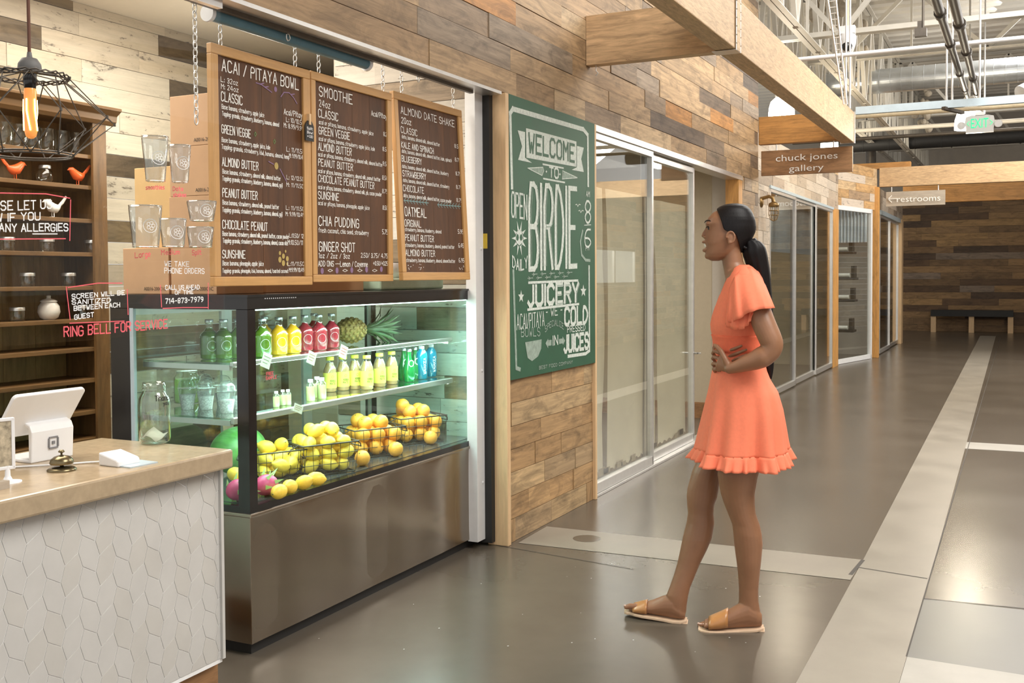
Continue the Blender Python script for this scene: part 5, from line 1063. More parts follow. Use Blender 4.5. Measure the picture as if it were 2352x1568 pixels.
for k, (px, Y) in enumerate(((431, 3.27), (474, 3.30), (521, 3.24), (470, 3.44), (512, 3.42), (549, 3.36))):
    p = on_y(px, 940, Y); p.z = S2; t = thing('pudding_cup', 'clear domed pudding cup on the lower shelf behind the side glass, %s' % ('front left', 'front middle', 'front right', 'back left', 'back middle', 'beside the black post')[k], 'cup', p, 'domed pudding cups')
    m = MB(); m.lathe([(.024, .001), (.032, .055 if k != 0 else .062), (.001, .058)], p, 20); m.build('pudding', 'pudding', t)
    m = MB(); m.lathe([(.025, 0), (.038, .090)], p, 22); m.build('cup_wall', 'plastic_clear', t)
    m = MB(); m.lathe([(.041, .089), (.041, .093), (.038, .096), (.035, .112), (.025, .127), (.012, .133), (.001, .134)], p, 22); m.build('dome_lid', 'plastic_clear', t)
p = on_y(430, 900, 3.46); p.z = S2; t = thing('juice_jar', 'wide jar of green juice on the lower shelf behind the pudding cups', 'jar', p); m = MB(); m.lathe([(.05, .001), (.055, .01), (.055, .10), (.05, .105)], p, 22); m.build('juice', 'juice_leaf', t); m = MB(); m.lathe([(.057, .0), (.057, .11), (.045, .125), (.045, .14)], p, 22); m.build('glass', 'jar_glass', t)
# pineapple lying on its side
p = at_(806, -2.95, S1 + .071, 757); ax = Vector((.30, .95, .0)).normalized(); sx = Vector((ax.y, -ax.x, 0)); t = thing('pineapple', 'pineapple lying on its side on the upper case shelf', 'pineapple', p)
pm('pineapple_skin', (.25, .165, .045), .6, var=.55, scale=45, bump=.5); pm('pineapple_leaf', (.075, .12, .055), .4, var=.3, scale=14)
m = MB(); prof = [(math.sin(math.pi * (i / 10) ** .92) ** .62 * .060 + 1e-4, -.085 + .17 * i / 10) for i in range(11)]; m.lathe(prof, p, 24, 0, sx, (0, 0, 1), ax)
for i in range(9):
    z = -.072 + i * .0175; R = .058 * math.sin(math.pi * ((z + .085) / .17)) ** .6
    for j in range(13):
        a = (j + .5 * (i % 2)) * 6.283 / 13; c = p + ax * z + (sx * math.cos(a) + Vector((0, 0, math.sin(a)))) * R; m.ell(c, (.0105, .0105, .0095), 6, 4)
m.build('body', 'pineapple_skin', t)
m = MB(); r = random.Random(4)
for k in range(46):
    f = k / 46; a = k * 2.4; rd = (sx * math.cos(a) + Vector((0, 0, math.sin(a)))); o = p + ax * (.078 + .05 * f) + rd * .012 * (1 - f); L = .05 + .09 * math.sin(math.pi * (.25 + .6 * f)); out = .62 * (1 - f) + .08
    q = [o, o + (ax + rd * out * .6) * L * .5, o + (ax + rd * out) * L * .9, o + (ax + rd * out * 1.35) * L * 1.05]
    side = ax.cross(rd); wds = (.007, .009, .005, .0004); vs = []
    for c, w_ in zip(q, wds): vs += [c - side * w_, c + rd * -.002, c + side * w_]
    m.add(vs, [(i * 3 + j, i * 3 + j + 1, i * 3 + j + 4, i * 3 + j + 3) for i in range(3) for j in range(2)], 0, smooth=True)
m.build('crown', 'pineapple_leaf', t, solid=.0012)
# wire baskets of fruit
pm('orange_peel', (.90, .40, .045), .42, var=.08, scale=120, bump=.25); pm('lemon_peel', (.92, .64, .075), .42, var=.08, scale=90, bump=.25); pm('fruit_stem', (.22, .22, .05), .8)
def basket(c, ang, w, dpt, h, label):
    t = thing('wire_basket', label, 'basket', c, 'wire fruit baskets'); u = Vector((math.cos(ang), math.sin(ang), 0)); v = Vector((-u.y, u.x, 0)); tp = 1.12
    Q = lambda a, b, f: c + u * (a * w / 2 * (1 + (tp - 1) * f)) + v * (b * dpt / 2 * (1 + (tp - 1) * f)) + Vector((0, 0, h * f + .003))
    m = MB(); m.tube([Q(a, b, 1) for a, b in ((-1, -1), (1, -1), (1, 1), (-1, 1))], .0035, 6, closed=True); m.build('rim', 'dark_steel', t)
    m = MB()
    for f in (.02, .34, .67): m.tube([Q(a, b, f) for a, b in ((-1, -1), (1, -1), (1, 1), (-1, 1))], .0016, 5, closed=True)
    for k in range(7):
        a = -1 + k / 3
        m.tube([Q(a, -1, 1), Q(a, -1, 0), Q(a, 1, 0), Q(a, 1, 1)], .0014, 5); m.tube([Q(-1, a, 1), Q(-1, a, 0), Q(1, a, 0), Q(1, a, 1)], .0014, 5)
    m.build('wire_mesh', 'dark_steel', t)
    for s in (-1, 1):
        m = MB(); e = u * (s * .035); m.tube([Q(s, -.55, 1), Q(s, -.5, 1) + e - Vector((0, 0, .018)), Q(s, -.45, 1) + e * 1.2 - Vector((0, 0, .035)), Q(s, .45, 1) + e * 1.2 - Vector((0, 0, .035)), Q(s, .5, 1) + e - Vector((0, 0, .018)), Q(s, .55, 1)], .003, 6); m.build('handle', 'dark_steel', t)
def proto_orange():
    m = MB(); m.lathe([(1e-4, .002), (.012, .0005), (.026, .010), (.0345, .024), (.036, .036), (.0345, .049), (.026, .0615), (.012, .0695), (.003, .070)], (0, 0, 0), 22); o = m.build('orange', 'orange_peel'); s = MB(); s.lathe([(.0035, .0695), (.003, .072), (1e-4, .0722)], (0, 0, 0), 8); s.build('stem_end', 'fruit_stem', o); return o
def proto_lemon():
    m = MB(); m.lathe([(1e-4, -.047), (.005, -.045), (.009, -.039), (.020, -.030), (.0275, -.015), (.029, 0), (.0275, .015), (.019, .030), (.008, .039), (.004, .042), (1e-4, .043)], (0, 0, 0), 20, 0, (0, 1, 0), (0, 0, 1), (1, 0, 0)); o = m.build('lemon', 'lemon_peel'); s = MB(); s.lathe([(.003, .042), (.003, .0445), (1e-4, .0445)], (0, 0, 0), 8, 0, (0, 1, 0), (0, 0, 1), (1, 0, 0)); s.build('stem_end', 'fruit_stem', o); return o
po_, pl_ = proto_orange(), proto_lemon(); first = {'o': True, 'l': True}; fr = random.Random(12)
def fruit(kind, c, label, group, rot=None):
    base = po_ if kind == 'o' else pl_
    if first[kind]: o = base; first[kind] = False
    else: o = copy_tree(base)
    if kind == 'o':
        R_ = Matrix.Rotation(fr.uniform(-.9, .9), 4, 'X') @ Matrix.Rotation(fr.uniform(0, 6), 4, 'Z'); off = R_ @ Vector((0, 0, .036)); o.matrix_world = Matrix.Translation(Vector(c) - off) @ R_
    else:
        R_ = Matrix.Rotation(fr.uniform(0, 6.28) if rot is None else rot, 4, 'Z') @ Matrix.Rotation(fr.uniform(-.5, .5), 4, 'Y'); o.matrix_world = Matrix.Translation(Vector(c)) @ R_
    tag(o, label, 'fruit', group)
def fill(c, ang, w, dpt, kind, label, group, n=None, layers=3):
    u = Vector((math.cos(ang), math.sin(ang), 0)); v = Vector((-u.y, u.x, 0)); r_ = .036 if kind == 'o' else .031; k = 0
    for L in range(layers):
        na = 3 if L < layers - 1 else 2; nb = 2 if dpt < .2 else 3; nb = nb if L < layers - 1 else max(1, nb - 1)
        for i in range(na):
            for j in range(nb):
                a = (i - (na - 1) / 2) * (w / 3.05); b = (j - (nb - 1) / 2) * (dpt / (3.05 if dpt >= .2 else 2.1))
                fruit(kind, c + u * (a + fr.uniform(-.006, .006) + (.012 if L == 1 else 0)) + v * (b + fr.uniform(-.006, .006)) + Vector((0, 0, .008 + r_ + L * r_ * 1.62 + fr.uniform(-.004, .006))), label, group); k += 1
DZ = .580
bA, bB, bC, bD = on_z(737, 1082, DZ), on_z(850, 1042, DZ), on_z(950, 1012, DZ), on_z(622, 1108, DZ)
ang = math.radians(62)
basket(bA, ang, .24, .20, .135, 'wire basket heaped with lemons in the case'); fill(bA, ang, .24, .20, 'l', 'lemon heaped in the large wire lemon basket', 'lemons in the large basket', layers=4)
basket(bB, ang, .25, .20, .135, 'wire basket heaped with oranges, middle of the case'); fill(bB, ang, .25, .20, 'o', 'orange heaped in the middle wire basket', 'oranges in the middle basket')
basket(bC, ang, .25, .20, .135, 'wire basket heaped with oranges, at the right end of the case'); fill(bC, ang, .25, .20, 'o', 'orange heaped in the right end wire basket', 'oranges in the right basket')
bD = bD + Vector((-.06, .10, 0)); basket(bD, ang, .20, .16, .12, 'small wire basket of lemons right behind the black corner post'); fill(bD, ang, .20, .16, 'l', 'lemon in the small wire basket behind the post', 'lemons in the small basket')
p = on_x(882, 938, -2.93); fruit('o', (bB + bC) / 2 + Vector((-.06, .0, .20)) if 0 else Vector((bC.x - .03, bC.y - .06, DZ + .195)), 'orange perched highest on top of the right heap', 'oranges perched on heaps')
for px, py, lab in ((835, 1056, 'loose orange on the deck in front of the middle basket'), (912, 1034, 'loose orange on the deck between the two orange baskets'), (992, 1006, 'loose orange on the deck at the right of the right basket')):
    q = on_z(px, py + 16, DZ); fruit('o', q + Vector((-.02, .02, .036)), lab, 'loose oranges on the deck')
for px, py, z, lab in ((643, 1136, 0, 'front left'), (668, 1124, 0, 'second in front'), (700, 1114, 0, 'third in front'), (729, 1105, 0, 'front right'), (661, 1098, 1, 'upper one behind the front row'), (684, 1090, 1, 'upper one by the large basket')):
    q = on_z(px, py + 14, DZ); fruit('l', q + Vector((-.02 - .03 * z, .02, .031 + .042 * z)), 'loose lemon on the deck in front of the baskets, ' + lab, 'loose lemons on the deck')
for px, py, Y, z, lab in ((548, 1085, 3.20, .031, 'beside the counter end'), (541, 1060, 3.24, .075, 'upper left by the watermelon'), (560, 1100, 3.16, .031, 'against the post')):
    q = on_y(px, py, Y); fruit('l', Vector((q.x, Y, DZ + z)), 'loose lemon seen through the side glass, ' + lab, 'lemons behind the side glass')
q = on_x(540, 1000, -3.12); t = thing('watermelon', 'large green watermelon lying at the left end of the case', 'watermelon', (q.x, q.y + .02, DZ)); pm('melon_rind', (.17, .42, .10), .3, var=.35, scale=5, stretch=(1, 6, 6))
m = MB(); m.ell((q.x, q.y + .02, DZ + .105), (.10, .15, .105), 28, 18); m.build('rind', 'melon_rind', t); m = MB(); m.ell((q.x, q.y - .128, DZ + .105), (.012, .006, .012), 8, 6); m.build('stem_end', 'fruit_stem', t)
pm('dragon_pink', (.66, .05, .19), .45, var=.2, scale=12); pm('dragon_leaf', (.42, .58, .22), .5)
for k, (px, py, X, lab) in enumerate(((612, 1150, -2.70, 'pink dragon fruit with green scales right of the black post'), (548, 1135, -2.74, 'pink and green dragon fruit seen through the side glass'))):
    q = on_x(px, py, X); q.z = DZ + .042; t = thing('dragon_fruit', lab, 'fruit', (q.x, q.y, DZ), 'dragon fruits')
    m = MB(); m.ell(q, (.043, .055, .042), 20, 14); m.build('body', 'dragon_pink', t); m = MB()
    for j in range(16):
        a = j * 2.4; zz_ = -.04 + .09 * j / 16; R = .043 * math.sqrt(max(.05, 1 - (zz_ / .056) ** 2)); b = q + Vector((R * math.cos(a), zz_, R * math.sin(a))); d = Vector((math.cos(a) * .8, .9, math.sin(a) * .8)).normalized(); s = d.cross(b - q).normalized() * .009
        m.add([b - s, b + s, b + d * .032 + (b - q).normalized() * .006], [(0, 1, 2)])
    m.build('scales', 'dragon_leaf', t, solid=.001)
# shelf price cards
pm('card_cream', (.82, .80, .70), .6)
for k, (px, py, w_, h_, z, ink, lab) in enumerate(((612, 828, .05, .060, S1, 'pen_green', 'left end of the upper shelf edge'), (716, 822, .05, .055, S1, 'pen_gold', 'upper shelf edge below the red bottles'), (789, 808, .05, .058, S1, 'pen_red', 'upper shelf edge below the pineapple'), (685, 938, .055, .035, S2, 'pen_gold', 'lower shelf edge below the shot bottles'))):
    c = on_x(px, py, -2.738); t = thing('price_card', 'cream price card clipped to the %s' % lab, 'price card', c, 'price cards on the case shelves'); u = Vector((.10, .92, -.38)).normalized(); v = Vector((0, .38, .92)).normalized()
    m = MB(); m.obox(c, (w_ / 2, h_ / 2, .0008), u, v, u.cross(v)); m.build('card', 'card_cream', t)
    m = MB(); 
    for j in range(3): lettering(m, ('GREEN', 'CITRUS', 'BEET', 'GINGER')[k] if j == 0 else 'juice' if j == 1 else '8.50', c - u * (w_ * .38) + v * (h_ * (.18 - .25 * j)) + u.cross(v) * .0012, u, v, w_ * .74, h_ * .13, .0016, u.cross(v)) if 0 else m.ribbon([c - u * (w_ * (.38 - .0)) + v * (h_ * (.25 - .22 * j)) + u.cross(v) * .0012, c + u * (w_ * (.35 - .1 * j)) + v * (h_ * (.25 - .22 * j)) + u.cross(v) * .0012], .002, u.cross(v))
    m.build('scribble', ink, t)
m = MB(); xg = XF + .0008
for tx, x0, y0, x1 in (('FREE', 612, 862, 628), ('SAMPLE', 611, 872, 635)):
    a, b, c = on_x(x0, y0, xg), on_x(x1, y0 - 2, xg), on_x(x0, y0 - 7, xg); lettering(m, tx, a, (0, 1, 0), (0, 0, 1), b.y - a.y, c.z - a.z, .0022, (1, 0, 0))
m.build('pen_writing', 'pen_red', ca)
# ------------------------------------------------------------------ green chalkboard
pm('board_green', (.022, .098, .050), .55, var=.16, scale=5); pm('chalk', (.62, .68, .62), .9, var=.25, scale=60); pm('chalk_soft', (.30, .38, .32), .9, var=.3, scale=40)
XG = -2.452; cb = thing('chalkboard', 'tall green chalkboard with white welcome lettering on the plank wall', 'chalkboard', (XG, 5.58, .89))
m = MB(); m.box((-2.475, 4.966, .892), (XG, 6.203, 2.425)); m.build('board', 'board_green', cb)
m = MB(); xg = XG + .0012; G = lambda x, y: on_x(x, y, xg)
def ch(tx, x0, y0, x1, y1, h, sw, mi=0, sm=True, arc=0.0, jit=.06):
    a, b, c = G(x0, y0), G(x1, y1), G(x0, y0 - h); d = b - a; lettering(m, tx, a, d.normalized(), (0, 0, 1), d.length, c.z - a.z, sw, (1, 0, 0), mi, sm, jit, arc)
def cl(pts, sw, mi=0, closed=False): m.ribbon([G(*q) for q in pts], sw, (1, 0, 0), mi, closed)
def cf(pts, mi=0, dx=0): m.add([G(*q) + Vector((dx, 0, 0)) for q in pts], [tuple(range(len(pts)))], mi)
cl([(1176, 430), (1172, 260), (1178, 250), (1340, 297), (1350, 310), (1351, 425)], .028, 0); cl([(1179, 622), (1186, 845), (1194, 848)], .022, 1); cl([(1353, 612), (1354, 805), (1345, 812), (1305, 818)], .020, 0)
cf([(1208, 294), (1324, 325), (1324, 383), (1209, 362)]); cf([(1189, 299), (1206, 303), (1206, 362), (1222, 374), (1190, 367), (1199, 336)]); cf([(1325, 335), (1341, 339), (1335, 365), (1341, 395), (1313, 390), (1325, 384)])
mg = m; m = MB(); xg = XG + .0022; ch('WELCOME', 1215, 348, 1319, 371, 42, .017, 0, False); m.build('banner_lettering', 'board_green', cb); m = mg; xg = XG + .0012
cl([(1247, 377), (1294, 386)], .010); cl([(1248, 410), (1297, 419)], .010); ch('TO', 1262, 405, 1282, 409, 22, .013, 0, False); cf([(1212, 386), (1246, 384), (1249, 391), (1245, 403)], 1); cf([(1294, 394), (1326, 408), (1291, 411)], 1); cl([(1212, 386), (1247, 384), (1249, 392), (1245, 403)], .005, 0, True); cl([(1292, 392), (1326, 408), (1291, 411)], .005, 0, True)
for q in ((1255, 394), (1286, 400)): cf([(q[0] - 2, q[1]), (q[0], q[1] - 3), (q[0] + 2, q[1]), (q[0], q[1] + 3)])
ch('BIRDIE', 1216, 618, 1324, 611, 196, .030, 0, True, jit=0); ch('BIRDIE', 1221, 612, 1326, 605, 184, .006, 1, True, jit=0)
ch('OPEN', 1175, 497, 1210, 503, 56, .012, 0, False); ch('DAILY', 1177, 612, 1211, 612, 24, .009, 0, False, arc=-.02)
c = (1193, 547)
cf([(c[0] + (9 if k % 1 == 0 else 9) * math.cos(k * .524), c[1] + 20 * math.sin(k * .524)) for k in range(12)], 0)
for k in range(10):
    a = k * .628; cf([(c[0] + 8 * math.cos(a - .25), c[1] + 18 * math.sin(a - .25)), (c[0] + 18 * math.cos(a), c[1] + (42 if k in (2, 3, 7, 8) else 34) * math.sin(a)), (c[0] + 8 * math.cos(a + .25), c[1] + 18 * math.sin(a + .25))])
mg = m; m = MB(); xg = XG + .0022
for s in (-4.2, 4.2): cf([(c[0] + s + 3 * math.cos(k * .785), c[1] - 2 + 8 * math.sin(k * .785)) for k in range(8)])
cl([(1188, 560), (1193, 565), (1198, 560)], .006); m.build('sun_face', 'board_green', cb); m = mg; xg = XG + .0012
ch('AM', 1346, 451, 1354, 452, 12, .005, 0, False); ch('8', 1344, 512, 1356, 512, 50, .014, 0, True); cl([(1342, 517), (1357, 516)], .005); ch('6', 1343, 567, 1356, 567, 40, .012, 0, True); ch('PM', 1345, 575, 1353, 574, 10, .004, 0, False); cl([(1338, 530), (1333, 555), (1336, 585), (1345, 597), (1355, 598)], .018, 1)
for x, y in ((1327, 472), (1334, 486)): cl([(x - 5, y - 2), (x - 2, y - 3), (x, y + 2), (x + 3, y - 3), (x + 6, y - 2)], .005)
for k in range(5):
    for j in range(2): x, y = 1228 + k * 20 - 10 * j, 630 - k * 1.0 + 9 * j; cl([(x - 6, y), (x + 6, y - 1)], .005, 1); cl([(x - 4, y - 4), (x, y), (x - 4, y + 4)], .004, 1)
cl([(1214, 649), (1327, 644)], .014); cl([(1212, 711), (1329, 698)], .014); ch('JUICERY', 1213, 702, 1328, 690, 44, .026, 0, False); ch('JUICERY', 1215, 704, 1331, 692, 44, .005, 1, False)
for x, y in ((1197, 681), (1340, 668)): cf([(x + (7 if k % 2 == 0 else 3) * math.sin(k * .628), y - (15 if k % 2 == 0 else 6) * math.cos(k * .628)) for k in range(10)], 0)
ch('ACAI/PITAYA', 1187, 757, 1250, 747, 34, .006, 0, False); ch('BOWLS', 1197, 773, 1240, 771, 20, .006, 1, False); cf([(1206, 786), (1244, 779), (1243, 800), (1236, 818), (1222, 829), (1212, 822)], 1)
ch('- WE -', 1254, 727, 1291, 721, 20, .006, 0, False); ch('SPECIALIZE', 1252, 763, 1294, 756, 13, .0045, 1, False, arc=.03); ch('IN', 1270, 792, 1281, 790, 20, .010, 0, False); cf([(1253, 788), (1259, 777), (1259, 781), (1267, 780), (1267, 793), (1259, 794), (1259, 800)], 1); cf([(1284, 778), (1292, 777), (1292, 772), (1298, 782), (1293, 792), (1292, 788), (1284, 790)], 1)
ch('COLD', 1297, 746, 1349, 740, 38, .022, 0, True); ch('PRESSED', 1303, 763, 1344, 758, 14, .006, 0, False); ch('JUICES', 1296, 808, 1351, 799, 36, .022, 0, False)
ch('BEST FOOD COMPANY', 1238, 848, 1315, 834, 7, .0035, 1, False)
m.build('lettering', ['chalk', 'chalk_soft'], cb)
# ------------------------------------------------------------------ the woman, side on, facing the case
WR = on_z(1690, 1433); vd = ray(1690, 900); vd.z = 0; vd.normalize(); WA = math.atan2(-vd.x, vd.y)
wu = Vector((math.cos(WA), math.sin(WA), 0)); wv = Vector((-math.sin(WA), math.cos(WA), 0))
def P(px, py, v=0.0):
    d = ray(px, py); t = ((WR - CAMP).dot(wv) + v) / d.dot(wv); q = CAMP + d * t - WR
    return Vector((q.dot(wu), v, q.z))
KZ = P(1690, 433).z / 1000
wo_ = thing('person', 'woman in a coral dress and tan sandals standing with arms folded over her waist', 'person', WR); wo_.rotation_euler = (0, 0, WA); wo_['_o'] = (0, 0, 0)
pm('skin', (.30, .146, .077), .42, var=.10, scale=16, sss=.08, spec=.5); pm('skin_light', (.62, .42, .34), .5); pm('hair_black', (.008, .0065, .007), .44, spec=.25, var=.4, scale=60, stretch=(6, 6, .6), bump=.15); pm('coral', (.93, .235, .125), .78, var=.05, scale=70, bump=.12)
pm('coral_band', (.86, .175, .085), .8, var=.06, scale=80, bump=.15); pm('sandal_tan', (.48, .22, .075), .35, var=.15, coat=.2); pm('sandal_sole', (.70, .50, .34), .6); pm('teeth', (.86, .83, .78), .25); pm('eye_white', (.80, .78, .75), .2); pm('eye_dark', (.02, .014, .012), .25)
def ring(f, b, hw, vc=0.0, py=0, n=28, sq=1.0, wave=None, tilt=0.0):
    A = P(f, py, vc); B = P(b, py, vc); c = (A + B) / 2; ru = (B.x - A.x) / 2; out = []
    for k in range(n):
        t = 2 * math.pi * k / n; cs, sn = math.cos(t), math.sin(t); w_ = 1 + (wave(t) if wave else 0)
        out.append(c + Vector((-ru * (abs(cs) ** sq) * (1 if cs > 0 else -1) * w_, hw * (abs(sn) ** sq) * (1 if sn > 0 else -1) * w_, tilt * cs)))
    return out
def loft(mb, rows, n=28, sq=1.0, **k): mb.rows([ring(r[1], r[2], r[3], r[4] if len(r) > 4 else 0, r[0], n, sq) for r in rows], n, **k)
bd = MB()
HEAD = [(472, 1668, 1704, .028), (478, 1655, 1714, .050), (488, 1637, 1721, .062), (500, 1626, 1726, .069), (513, 1620, 1729, .072), (521, 1622, 1729, .072), (530, 1622, 1728, .071), (541, 1620, 1724, .069), (551, 1619, 1716, .066), (558, 1619, 1708, .063), (565, 1621, 1703, .060), (574, 1621, 1698, .056), (582, 1620, 1692, .051), (590, 1621, 1680, .043), (595, 1626, 1664, .034), (599, 1634, 1652, .018)]
loft(bd, HEAD, 32, .92)
loft(bd, [(545, 1664, 1712, .044), (560, 1662, 1705, .046), (580, 1659, 1703, .047), (603, 1659, 1708, .048), (618, 1662, 1717, .056), (630, 1664, 1728, .080), (640, 1666, 1738, .11)], 28)
loft(bd, [(612, 1680, 1722, .06), (622, 1672, 1733, .105), (634, 1668, 1742, .138), (650, 1664, 1750, .155), (670, 1659, 1755, .160), (700, 1650, 1757, .152), (730, 1640, 1757, .138), (750, 1640, 1753, .126), (775, 1645, 1749, .114), (800, 1647, 1747, .112), (830, 1645, 1750, .122), (870, 1643, 1766, .146), (910, 1642, 1780, .158), (950, 1648, 1776, .152), (985, 1656, 1764, .142), (1000, 1668, 1750, .12)], 32)
LF = [(960, 1642, 1722, .076, .078), (1000, 1624, 1702, .074, .076), (1040, 1608, 1676, .070, .073), (1082, 1590, 1656, .067, .068), (1121, 1579, 1651, .058, .060), (1140, 1577, 1648, .055, .056), (1158, 1578, 1641, .052, .052), (1178, 1580, 1639, .049, .048), (1200, 1577, 1641, .050, .044), (1236, 1568, 1635, .050, .034), (1265, 1562, 1622, .045, .026), (1293, 1556, 1608, .040, .018), (1320, 1548, 1597, .035, .008), (1346, 1539, 1586, .032, -.002), (1366, 1531, 1581, .032, -.007), (1385, 1530, 1578, .031, -.010), (1405, 1540, 1576, .028, -.012), (1413, 1548, 1572, .02, -.012)]
LB = [(960, 1672, 1774, .078, -.075), (1000, 1660, 1766, .078, -.078), (1040, 1651, 1756, .076, -.080), (1093, 1648, 1741, .073, -.080), (1133, 1655, 1734, .061, -.078), (1155, 1662, 1734, .057, -.076), (1178, 1671, 1736, .054, -.074), (1203, 1681, 1745, .052, -.072), (1225, 1684, 1750, .053, -.070), (1250, 1686, 1752, .051, -.067), (1293, 1692, 1748, .045, -.062), (1320, 1695, 1745, .039, -.058), (1349, 1697, 1742, .034, -.054), (1377, 1697, 1742, .032, -.052), (1400, 1695, 1746, .032, -.051), (1425, 1705, 1750, .029, -.050), (1434, 1715, 1746, .02, -.050)]
loft(bd, LF, 24); loft(bd, LB, 24)
FF = [(1574, 1401, 1419, .020, -.012), (1562, 1386, 1420, .031, -.011), (1545, 1364, 1418, .034, -.008), (1525, 1367, 1414, .034, -.002), (1500, 1377, 1409, .038, .008), (1475, 1384, 1404, .043, .018), (1458, 1389, 1400, .043, .027), (1449, 1392, 1398, .036, .031)]
FB = [(1750, 1410, 1436, .020, -.050), (1738, 1392, 1438, .031, -.052), (1720, 1374, 1439, .034, -.056), (1700, 1383, 1440, .034, -.061), (1675, 1398, 1441, .038, -.069), (1650, 1410, 1441, .043, -.077), (1630, 1419, 1440, .044, -.083), (1618, 1425, 1439, .038, -.086)]
def footrings(F, dz=0.0, dw=0.0, n=18):
    R_ = []
    for px, t_, b_, hw, vc in F:
        A, B = P(px, t_, vc), P(px, b_, vc); c = (A + B) / 2; hh = abs(A.z - B.z) / 2 + dz
        R_.append([c + Vector((0, (hw + dw) * math.cos(2 * math.pi * k / n), hh * math.sin(2 * math.pi * k / n))) for k in range(n)])
    return R_
for F in (FF, FB): bd.rows(footrings(F), 18)
TOES = {}
for F, key, s in ((FF, 'f', 1), (FB, 'b', -1)):
    px, t_, b_, hw, vc = F[-1]; TOES[key] = []
    for k in range(5):   # big toe sits on the inner side
        side = (-1 if key == 'f' else 1); vv = vc + side * (.032 - .0155 * k); L = (11, 9, 6, 1, -6)[k]; r_ = (.0125, .009, .0085, .008, .0075)[k]
        e_ = P(px - L, b_ - 4, vv); bs = P(px + 14, b_ - 6, vv * .9 + vc * .1); bd.tube([bs, bs.lerp(e_, .6) + Vector((0, 0, .003)), e_], [r_, r_, r_ * .8], 10); bd.ell(e_, (r_ * .8, r_ * .8, r_ * .75), 10, 6); TOES[key].append((e_, r_))
def smoothpath(q):
    o = []
    for i in range(len(q) - 1):
        a, b, c, d = q[max(i - 1, 0)], q[i], q[i + 1], q[min(i + 2, len(q) - 1)]
        for k in range(4):
            t = k / 4; o.append(tuple(.5 * (2 * B + (C_ - A) * t + (2 * A - 5 * B + 4 * C_ - D_) * t * t + (3 * B - A - 3 * C_ + D_) * t ** 3) for A, B, C_, D_ in zip(a, b, c, d)))
    return o + [q[-1]]
def limb(pts, n=24): pts = smoothpath(pts); bd.tube([P(*p[:3]) for p in pts], [p[3] for p in pts], n); bd.ell(P(*pts[0][:3]), (pts[0][3],) * 3, 16, 10); bd.ell(P(*pts[-1][:3]), (pts[-1][3],) * 3, 14, 8)
limb([(1719, 650, -.115, .044), (1732, 678, -.150, .046), (1743, 712, -.180, .046), (1755, 745, -.197, .046), (1768, 775, -.205, .045), (1773, 790, -.207, .0435), (1770, 804, -.208, .0415), (1760, 814, -.208, .041), (1750, 820, -.208, .042), (1735, 827, -.204, .038), (1712, 835, -.196, .031), (1692, 842, -.186, .025), (1676, 846, -.176, .0215)])
limb([(1719, 650, .115, .044), (1738, 690, .16, .046), (1748, 740, .195, .046), (1750, 790, .205, .042)]); limb([(1750, 790, .205, .041), (1722, 818, .185, .036), (1690, 835, .135, .028), (1658, 842, .055, .022), (1650, 842, .03, .021)])
# near hand: palm with bent fingers wrapping the front of the waist, thumb up
def oval(a, b, w0, w1, t0, t1, up, n=14):
    d = (b - a).normalized(); up = Vector(up); up = (up - d * up.dot(d)).normalized(); sd = d.cross(up); R_ = []
    for i in range(6):
        f = i / 5; c = a.lerp(b, f); w_ = w0 + (w1 - w0) * f; t_ = t0 + (t1 - t0) * f
        R_.append([c + up * (w_ * math.cos(2 * math.pi * k / n)) + sd * (t_ * math.sin(2 * math.pi * k / n)) for k in range(n)])
    bd.rows(R_, n)
oval(P(1680, 846, -.176), P(1650, 830, -.146), .021, .036, .017, .014, (0, 0, 1))
for k, (py, L) in enumerate(((812, .95), (824, 1.0), (837, .95), (848, .8))):
    a = P(1653 + (2 if k in (0, 3) else 0), py + (k - 1.5) * 1.2, -.148); b = P(1640 + 1.5 * (k == 3), py - 4 + (k - 1.5) * 1.6, -.128); c = P(1637 + 2 * (k == 3), py - 1, -.10 + .01 * (1 - L)); d = P(1642, py + 5, -.078)
    bd.tube([a, a.lerp(b, .6), b, c, d], [.0092, .0086, .0084, .0078, .0065], 10); bd.ell(d, (.007,) * 3, 8, 6)
bd.tube([P(1672, 838, -.178), P(1664, 822, -.176), P(1656, 806, -.168), P(1646, 795, -.155), P(1641, 792, -.147)], [.0135, .012, .0105, .0095, .006], 10); bd.ell(P(1641, 792, -.147), (.007,) * 3, 8, 6)
# far hand, its fingers lying on the waist above the near forearm
oval(P(1650, 842, .035), P(1654, 836, -.06), .022, .032, .016, .013, (0, 0, 1))
for k, (a, b, c, d) in enumerate((((1650, 822, -.052), (1667, 809, -.098), (1686, 801, -.134), (1703, 794, -.146)), ((1650, 830, -.056), (1671, 820, -.108), (1694, 811, -.143), (1714, 803, -.155)), ((1652, 840, -.058), (1676, 832, -.112), (1698, 822, -.148), (1716, 814, -.160)), ((1654, 848, -.055), (1674, 846, -.102), (1690, 842, -.132), (1700, 838, -.142)))):
    bd.tube([P(*a), P(*b), P(*c), P(*d)], [.0088, .0078, .0070, .0056], 12); bd.ell(P(*d), (.0057,) * 3, 8, 6)
bd.tube([P(1652, 820, -.02), P(1642, 806, -.04), P(1640, 797, -.065)], [.012, .0105, .008], 10)
